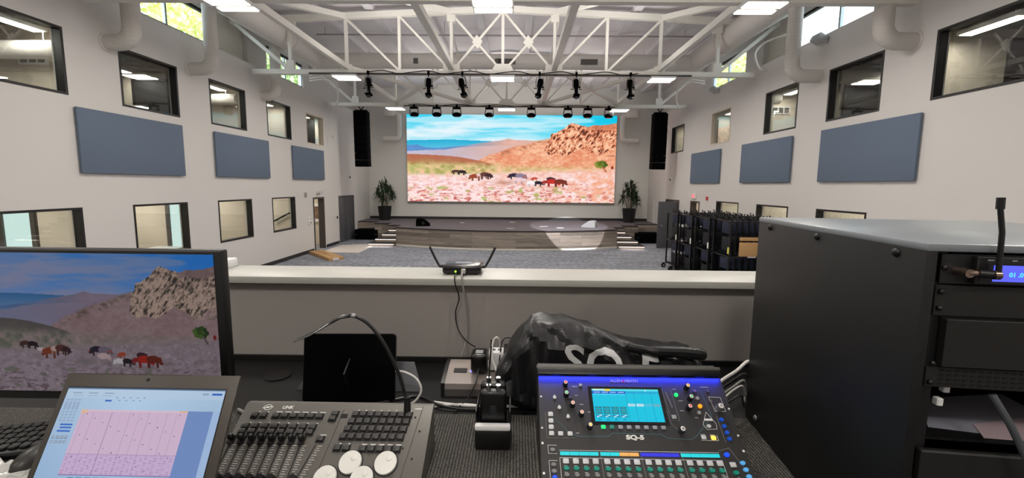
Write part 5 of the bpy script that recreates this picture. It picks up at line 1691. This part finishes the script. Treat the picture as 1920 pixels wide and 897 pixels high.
# printed outlines
LNM = mat('outline_grey', (128, 128, 124), .6)
def outline(M, pts, m=None, w=.0007, name='printed_outline'):
    b = MB(M)
    for p, q in zip(pts[:-1], pts[1:]):
        a, c = mp(*p), mp(*q)
        b.beam((a[0], a[1], .0002), (c[0], c[1], .0002), w, .0006, (0, 0, 1))
    b.build(name, m or LNM, t)
outline(MU, [(14, 105), (15, 160), (76, 160)]); outline(MU, [(283, 42), (296, 128), (309, 142)])
outline(MU, [(30, 115), (66, 150), (86, 157), (150, 156), (160, 149), (266, 150), (280, 158), (330, 160), (345, 152), (391, 110), (384, 52)], mat('outline_teal', (70, 120, 124), .6), .0008)
outline(MU, [(398, 65), (425, 66), (427, 98), (403, 98), (398, 65)], M_PRINT); outline(MU, [(381, 100), (366, 128), (372, 138), (394, 137), (396, 126), (381, 100)], M_PRINT)
outline(MU, [(352, 161), (390, 161), (389, 150)], M_PRINT); outline(MU, [(402, 108), (404, 168), (392, 174)])
outline(MU, [(292, 48), (298, 110)]); outline(MU, [(313, 48), (316, 120), (297, 120)])
x, y = mp(381.5, 117)
MB(MU).box(x - .009, x + .009, y - .0022, y + .0022, 0, .0006).build('printed_label', M_PRINT, t)
lb = MB(MU)
for u, v, w in ((86, 45, 13), (88, 66, 8), (98, 87, 9), (116, 104, 12), (83, 150, 8), (322, 48, 8), (330, 75, 10), (327, 98, 9), (356, 113, 8), (395, 42, 20), (358.5, 149, 10), (379.5, 149.5, 10)) + tuple((141.5 + 19.1 * k, 130, 11) for k in range(8)) + tuple((25.3, v, 9) for v in (105, 119, 132.5, 146)):
    x, y = mp(u, v)
    lb.box(x - w / 2000, x + w / 2000, y - .0008, y + .0008, 0, .0004)
lb.build('printed_labels', mat('print_dim', (160, 162, 162), .6), t)
# channel strip
C1 = emit('strip_cyan', (20, 214, 224), 1.0); C2 = emit('strip_orange', (240, 176, 90), 1.0); C3 = emit('strip_blue', (40, 44, 220), 1.0)
for g_ in range(4):
    for k in range(4):
        u0 = 41 + 85.6 * g_ + 20.6 * k
        m = C1 if g_ in (0, 3) or (g_ == 1 and k < 2) else (C2 if g_ == 1 else C3)
        x0, y0 = mp(u0 + .4, 36); x1, y1 = mp(u0 + 20.2, 29)
        MB(ML).box(x0, x1, y0, y1, 0, .0012).build('channel_display', m, t)
        uu = 52.3 + 86.6 * g_ + 20.8 * k
        button(ML, uu, 48.5, KW, 13, 10.5); button(ML, uu, 62, TEAL, 12.5, 8, 'round'); button(ML, uu, 74.5, KL, 10.5, 8, 'round')
button(ML, 401, 50.5, KW, 13, 10.5); button(ML, 401.5, 65.5, TEAL, 12.5, 8, 'round'); button(ML, 402, 78, KL, 10.5, 8, 'round')
button(ML, 25.6, 26, KL, 11, 8, 'round'); button(ML, 26, 55.5, KL, 11, 8, 'round'); button(ML, 26.5, 68, KL, 11, 8, 'round'); button(ML, 27, 79.5, BLU2, 10, 7, 'round')
button(ML, 395.7, 30.5, BLU2, 11, 8.5, 'round')
for u, v in ((422.6, 46.5), (424, 59.5), (425, 72.5)):
    button(ML, u, v, LBL, 11, 8, 'round')
outline(ML, [(40, 26), (381, 26)], M_PRINT); outline(ML, [(40, 41), (382, 42), (382, 95)], M_PRINT); outline(ML, [(40, 41), (41, 95)], M_PRINT)
for u in (127.3, 213.5, 300):
    outline(ML, [(u, 26), (u + 1, 95)], LNM, .0009)
outline(ML, [(16, 16), (16.5, 33), (35, 33)], M_PRINT); outline(ML, [(35, 16), (16, 16)], M_PRINT); outline(ML, [(35, 47), (17, 47), (18, 95)], M_PRINT)
outline(ML, [(382, 22), (406, 16), (438, 90)], LNM)
lb = MB(ML)
for g_ in range(4):
    for k in range(4):
        uu = 52.3 + 86.6 * g_ + 20.8 * k
        for v in (42.5, 56.6, 69.2):
            x, y = mp(uu - 1, v)
            lb.box(x - .0035, x + .0035, y - .0007, y + .0007, 0, .0004)
lb.build('printed_labels', mat('print_dim', (160, 162, 162), .6), t)
for u, v in ((5, 70), (5, 140), (436, 92), (436, 150)):
    x, y = mp(u, v)
    MB(MU).cyl((x, y, 0), (x, y, .001), .0022, n=10).build('screw', M_PRINT, t)
for u, v in ((4.5, 12), (5, 72), (435, 22)):
    x, y = mp(u, v)
    MB(ML).cyl((x, y, 0), (x, y, .001), .0026, n=10).build('screw', M_PRINT, t)

# ------------------------------------------------------------------ crumpled dust cover with printed letters
from mathutils.bvhtree import BVHTree
from mathutils import noise as mnoise
xs = [-.055, -.03, -.005, .02, .045, .075, .11, .15, .19, .23, .27, .31, .35, .39, .43, .47, .51, .545, .565]
tops = [2.20, 2.245, 2.29, 2.335, 2.358, 2.359, 2.357, 2.352, 2.345, 2.329, 2.312, 2.295, 2.283, 2.274, 2.268, 2.266, 2.264, 2.252, 2.225]
bots = [2.165, 2.13, 2.112, 2.104] + [2.1012] * 12 + [2.12, 2.135, 2.15]
fr0 = [1.12, 1.115, 1.11, 1.108, 1.108, 1.11, 1.11, 1.11, 1.11, 1.112, 1.115, 1.12, 1.125, 1.13, 1.135, 1.14, 1.145, 1.15, 1.16]
NS = 40
def samp(arr, x):
    return float(np.interp(x, xs, arr))
sec = []
NXB = 90
for i in range(NXB + 1):
    x = xs[0] + (xs[-1] - xs[0]) * i / NXB
    zt, zb_, yf = samp(tops, x), samp(bots, x), samp(fr0, x)
    yb_ = yf + .085 + .05 * math.sin(min(1, max(0, (x + .05) / .6)) * PI)
    ring = []
    for k in range(NS):
        a = 2 * PI * k / NS
        ca, sa = math.cos(a), math.sin(a)
        ex = .38
        cy = math.copysign(abs(ca) ** ex, ca); cz = math.copysign(abs(sa) ** ex, sa)
        y = (yf + yb_) / 2 + cy * (yb_ - yf) / 2 + (.030 if sa > 0 else 0) * sa
        z = (zt + zb_) / 2 + cz * (zt - zb_) / 2
        p = Vector((x * 9, y * 9, z * 9))
        n1 = (.5 - abs(mnoise.noise(p * .8))) * .026 + (.4 - abs(mnoise.noise(p * 1.9 + Vector((x * 8, 0, 4))))) * .014
        fold = .006 * math.sin(x * 55 + z * 90 + 4 * mnoise.noise(p)) * math.exp(-((x - .03) / .12) ** 2)
        crease = .005 * math.sin((z - x * -.5) * 130 + 3 * mnoise.noise(p * .8)) * (1 if x > .2 else .5)
        y += (n1 + fold + crease) * (1.0 if cy < .5 else .6)
        if sa > .6:
            z += (.35 - abs(mnoise.noise(p * 1.2))) * .014
        if sa < -.5:
            z = max(z, 2.1012)
        ring.append((x + .008 * mnoise.noise(p * 1.3), y, z))
    sec.append(ring)
bag = MB()
vs = [p for r in sec for p in r]
fs = [(i * NS + k, i * NS + (k + 1) % NS, (i + 1) * NS + (k + 1) % NS, (i + 1) * NS + k) for i in range(NXB) for k in range(NS)]
fs += [tuple(range(NS))[::-1], tuple(range(NXB * NS, (NXB + 1) * NS))]
bag.add(vs, fs)
# rolled hem on the right end, a flap edge along the top
t = thing('dust_cover', 'crumpled black fabric dust cover with white letters behind the mixing desk', 'cover', (0, 0, 0))
M_BAG = mat('cover_nylon', (24, 24, 26), .36, noise=.1, scale=60, bump=.12, bscale=160)
bo = bag.build('cover_fabric', M_BAG, t, sharp=24)
MB().tube([(.33, 1.165, 2.285), (.40, 1.155, 2.277), (.48, 1.16, 2.272), (.555, 1.17, 2.262)], [.012, .016, .017, .014], 10).build('rolled_hem', M_BAG, t)
bm = bmesh.new(); bm.from_mesh(bo.data)
bvh = BVHTree.FromBMesh(bm)
tx = text('printed_letters', 'SQ-5', mat('cover_print', (206, 206, 206), .5), t, Matrix.Identity(4), .125, 0, 'LEFT', sx=1.12, bold=.0024)
b2 = bmesh.new(); b2.from_mesh(tx.data)
bmesh.ops.triangulate(b2, faces=b2.faces[:])
for _ in range(5):
    long_e = [e for e in b2.edges if e.calc_length() > .008]
    if not long_e:
        break
    bmesh.ops.subdivide_edges(b2, edges=long_e, cuts=1)
    bmesh.ops.triangulate(b2, faces=b2.faces[:])
slope = -.17
for v in b2.verts:
    x = .138 + v.co.x * .98
    z = 2.260 + v.co.y + (x - .138) * slope
    hit = bvh.ray_cast(Vector((x, .9, z)), Vector((0, 1, 0)))
    y = hit[0].y if hit[0] else 1.14
    v.co = Vector((x, y - .0022, z))
b2.to_mesh(tx.data); b2.free(); bm.free()

# ------------------------------------------------------------------ rack case
RZ = math.radians(-5.9)
t = thing('rack_case', 'large black equipment rack case standing on the right of the desk', 'rack', (.601, .603, MT), RZ)
RW, RD, RH = .555, .515, 2.672 - MT
M_RACK = mat('rack_black', (9, 9, 10), .5, noise=.08, scale=120, bump=.05, bscale=500)
M_RTOP = mat('rack_top_painted_sheen', (128, 134, 139), .3, noise=.12, scale=12, stretch=(3, 40, 1))  # reflection on the dark top painted in as a pale streaked grey
M_RFRONT = mat('rack_front', (27, 26, 25), .5, noise=.06, scale=100)
MB().rbox(0, .015, 0, RD, 0, RH - .003, .002).build('side_panel', M_RACK, t)
MB().rbox(RW - .015, RW, 0, RD, 0, RH - .003, .002).build('side_panel', M_RACK, t)
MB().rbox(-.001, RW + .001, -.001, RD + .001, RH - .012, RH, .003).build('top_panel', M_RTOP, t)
MB().rbox(0.015, RW - .015, 0, RD, 0, .015, .002).build('bottom_panel', M_RACK, t)
MB().box(.015, RW - .015, RD - .01, RD, .015, RH - .012).build('back_panel', M_RACK, t)
for x in (.017, RW - .037):
    MB().box(x, x + .02, .012, .03, .015, RH - .012).build('rack_rail', mat('rail_black', (22, 22, 23), .4), t)
for y in (.055, .26, .455):
    MB().ball((-.0, y, RH - .022), .006, .0075, .0075, 14).build('corner_screw', M_BLKP, t)
for y in (.055, .455):
    MB().ball((-.0, y, .03), .006, .0075, .0075, 14).build('corner_screw', mat('steel_screw', (150, 150, 150), .3, .8), t)
def front(name, z0, z1, m, y0=.006, y1=.012, parent=None, x0=.022, x1=RW - .022):
    return MB().rbox(x0, x1, y0, y1, z0 - MT, z1 - MT, .001, 1).build(name, m, parent or t)
front('blank_panel', 2.563, 2.610, M_RFRONT)
front('vent_panel', 2.452, 2.484, M_RFRONT)
vt = MB()
for r in range(4):
    for c in range(44):
        vt.box(.04 + c * .0108, .046 + c * .0108, .0052, .0062, 2.456 + r * .007 - MT, 2.459 + r * .007 - MT)
vt.build('vent_holes', mat('hole_black', (4, 4, 4), .8), t)
d = front('drawer', 2.487, 2.560, M_RFRONT, -.002, .010, None, .036, RW - .036)
MB().box(.0355, RW - .0355, .010, .012, 2.484 - MT, 2.562 - MT).build('drawer_gap', M_BLKP, d)
d = front('drawer', 2.300, 2.352, M_RFRONT, .0, .010, None, .024, RW - .024)
MB().box(.024, RW - .024, -.001, .001, 2.350 - MT, 2.353 - MT).build('drawer_lip', mat('lip_grey', (74, 74, 74), .4), d)
front('drawer', 2.20, 2.29, M_RFRONT, .004, .012)
front('blank_panel', MT + .02, 2.195, M_RFRONT, .006, .012)
MB().box(.05, .075, .0, .003, 2.283 - MT, 2.287 - MT).build('white_mark', M_WHITE, t)
MB().box(.037, RW - .037, .03, .4, 2.354 - MT, 2.358 - MT).build('shelf', M_RACK, t)
for z in (2.636, 2.60, 2.575, 2.49, 2.46, 2.34, 2.31):
    for x in (.028, RW - .028):
        MB().ball((x, .004, z - MT), .0042, .004, .0042, 10).build('rack_screw', M_BLKP, t)
for x, z in ((.03, 2.437), (.062, 2.437), (.055, 2.415)):
    MB().rbox(x, x + .009, .02, .03, z - MT, z + .012 - MT, .001, 1).build('bay_tag', M_WHITE, t)
# receiver in the top slot
r_ = thing('wireless_receiver', 'wireless receiver with a glowing blue display in the top of the rack case', 'receiver', (.601, .603, MT), RZ)
MB().rbox(.024, RW - .024, .004, .008, 2.612 - MT, 2.657 - MT, .001, 1).build('rack_ear', mat('ear_black', (20, 20, 21), .5), r_)
MB().rbox(.062, .27, -.006, .2, 2.6145 - MT, 2.655 - MT, .0015, 1).build('body', mat('receiver_black', (30, 30, 30), .4), r_)
MB().box(.0655, .148, -.0068, -.006, 2.619 - MT, 2.645 - MT).build('display_bezel', M_BLKP, r_)
MB().box(.082, .147, -.0076, -.0066, 2.620 - MT, 2.6435 - MT).build('display', emit('blue_lcd', (96, 104, 255), 1.0), r_)
text('display_digits', '01 .01', emit('lcd_digits', (90, 205, 255), 1.2), r_, frame_matrix((.113, -.0078, 2.630 - MT), (1, 0, 0), (0, 0, 1)), .009, .0002, bold=.0003)
for x, w in ((.074, .008), (.088, .004), (.105, .006)):
    MB().box(x, x + w, -.0066, -.006, 2.6495 - MT, 2.6512 - MT).build('printed_label', mat('print_dim', (160, 162, 162), .6), r_)
# antenna adapters
bn = MB()
z = 2.632 - MT
bn.cyl((.045, .004, z), (.045, -.016, z), .0062, n=14)
bn.cyl((.045, -.012, z), (.058, -.013, z), .0045, n=12)
bn.build('antenna_socket', mat('nickel', (150, 130, 118), .25, .9), r_)
MB().cyl((.056, -.0135, z), (.076, -.0145, z - .001), .0056, n=14).build('adapter_sleeve', M_BLKP, r_)
MB().cyl((.074, -.0145, z - .001), (.082, -.0148, z - .001), .0066, n=14).build('adapter_nut', mat('nickel', (150, 130, 118), .25, .9), r_)
MB().tube([(.080, -.016, z + .004), (.0775, -.016, z + .06), (.071, -.016, z + .095)], .0032, 8, smooth=False).cyl((.0712, -.016, z + .092), (.0705, -.016, z + .108), .0047, n=10).build('antenna', M_BLKP, r_)
Mr = Matrix.Translation((.601, .603, MT)) @ Matrix.Rotation(RZ, 4, 'Z')
def in_rack(name, label, cat, mb, m):
    for i, v in enumerate(mb.v):
        mb.v[i] = Mr @ v
    return tag(mb.build(name, m), label, cat)
in_rack('paper_sheet', 'pale paper sheet lying in the open bay of the rack case', 'paper', MB().prism([(.08, .06), (.3, .03), (.32, .2), (.14, .16)], 2.3582 - MT, 2.3592 - MT), mat('paper_pale', (140, 140, 152), .7))
in_rack('paper_sheet', 'pinkish paper sheet in the open bay to the right of the pale one', 'paper', MB().prism([(.14, .035), (.34, .03), (.34, .13), (.16, .075)], 2.3595 - MT, 2.3605 - MT), mat('paper_pink', (168, 148, 154), .7))
in_rack('rack_cable', 'thick dark cable hanging diagonally across the open bay of the rack', 'cable', MB().tube([(.105, -.004, 2.45 - MT), (.12, -.02, 2.41 - MT), (.14, -.03, 2.36 - MT), (.17, -.035, 2.32 - MT), (.22, -.03, 2.29 - MT)], .0048, 10), mat('cable_slate', (70, 74, 78), .4))

# ------------------------------------------------------------------ trees outside the clerestory
M_BARK = mat('bark', (84, 70, 56), .9)
def tree(x, y, z0, h, r, seed, c, lab):
    rg = random.Random(seed)
    t = thing('tree', lab, 'tree', (x, y, 0), 0, 'trees outside the clerestory windows')
    MB().tube([(0, 0, 0), (.1, 0, z0 * .5), (0, .1, z0 + h * .4)], [.22, .18, .10], 10).build('trunk', M_BARK, t)
    lf = MB()
    for k in range(7000):
        while True:
            p = Vector((rg.uniform(-1, 1), rg.uniform(-1, 1), rg.uniform(-1, 1)))
            if .2 < p.length < 1:
                break
        q = Vector((p.x * r, p.y * r, z0 + h / 2 + p.z * h / 2))
        s = rg.uniform(.07, .16)
        a = Vector((rg.uniform(-1, 1), rg.uniform(-1, 1), rg.uniform(-1, 1))).normalized() * s
        b = a.orthogonal().normalized() * s * .6
        lf.add([q - a, q + b, q + a, q - b], [(0, 1, 2, 3)])
    f = lf.build('crown', c, t, fix=False)
M_L1 = mat('leaf_yellow_green', (206, 214, 130), .6, noise=.3, scale=1.2)
M_L2 = mat('leaf_green', (168, 190, 124), .6, noise=.4, scale=1.2)
tree(-14.5, 17.5, 5.5, 6.5, 3.0, 1, M_L1, 'yellow green tree outside the near left clerestory window')
tree(-14.0, 25.0, 5.5, 6.5, 3.0, 2, M_L2, 'green tree outside the left clerestory, farther along')
tree(13.5, 24.5, 5.0, 7, 2.4, 3, M_L1, 'yellow green tree outside the far right clerestory window')
tree(13.8, 31.0, 5.5, 7, 3.0, 4, M_L2, 'green tree beyond the yellow one outside the right clerestory')
struct(MB().box(-60, 60, -40, 80, -.4, -.13).build('floor_ground', mat('ground_grass', (110, 120, 86), .9, noise=.2, scale=.6)))
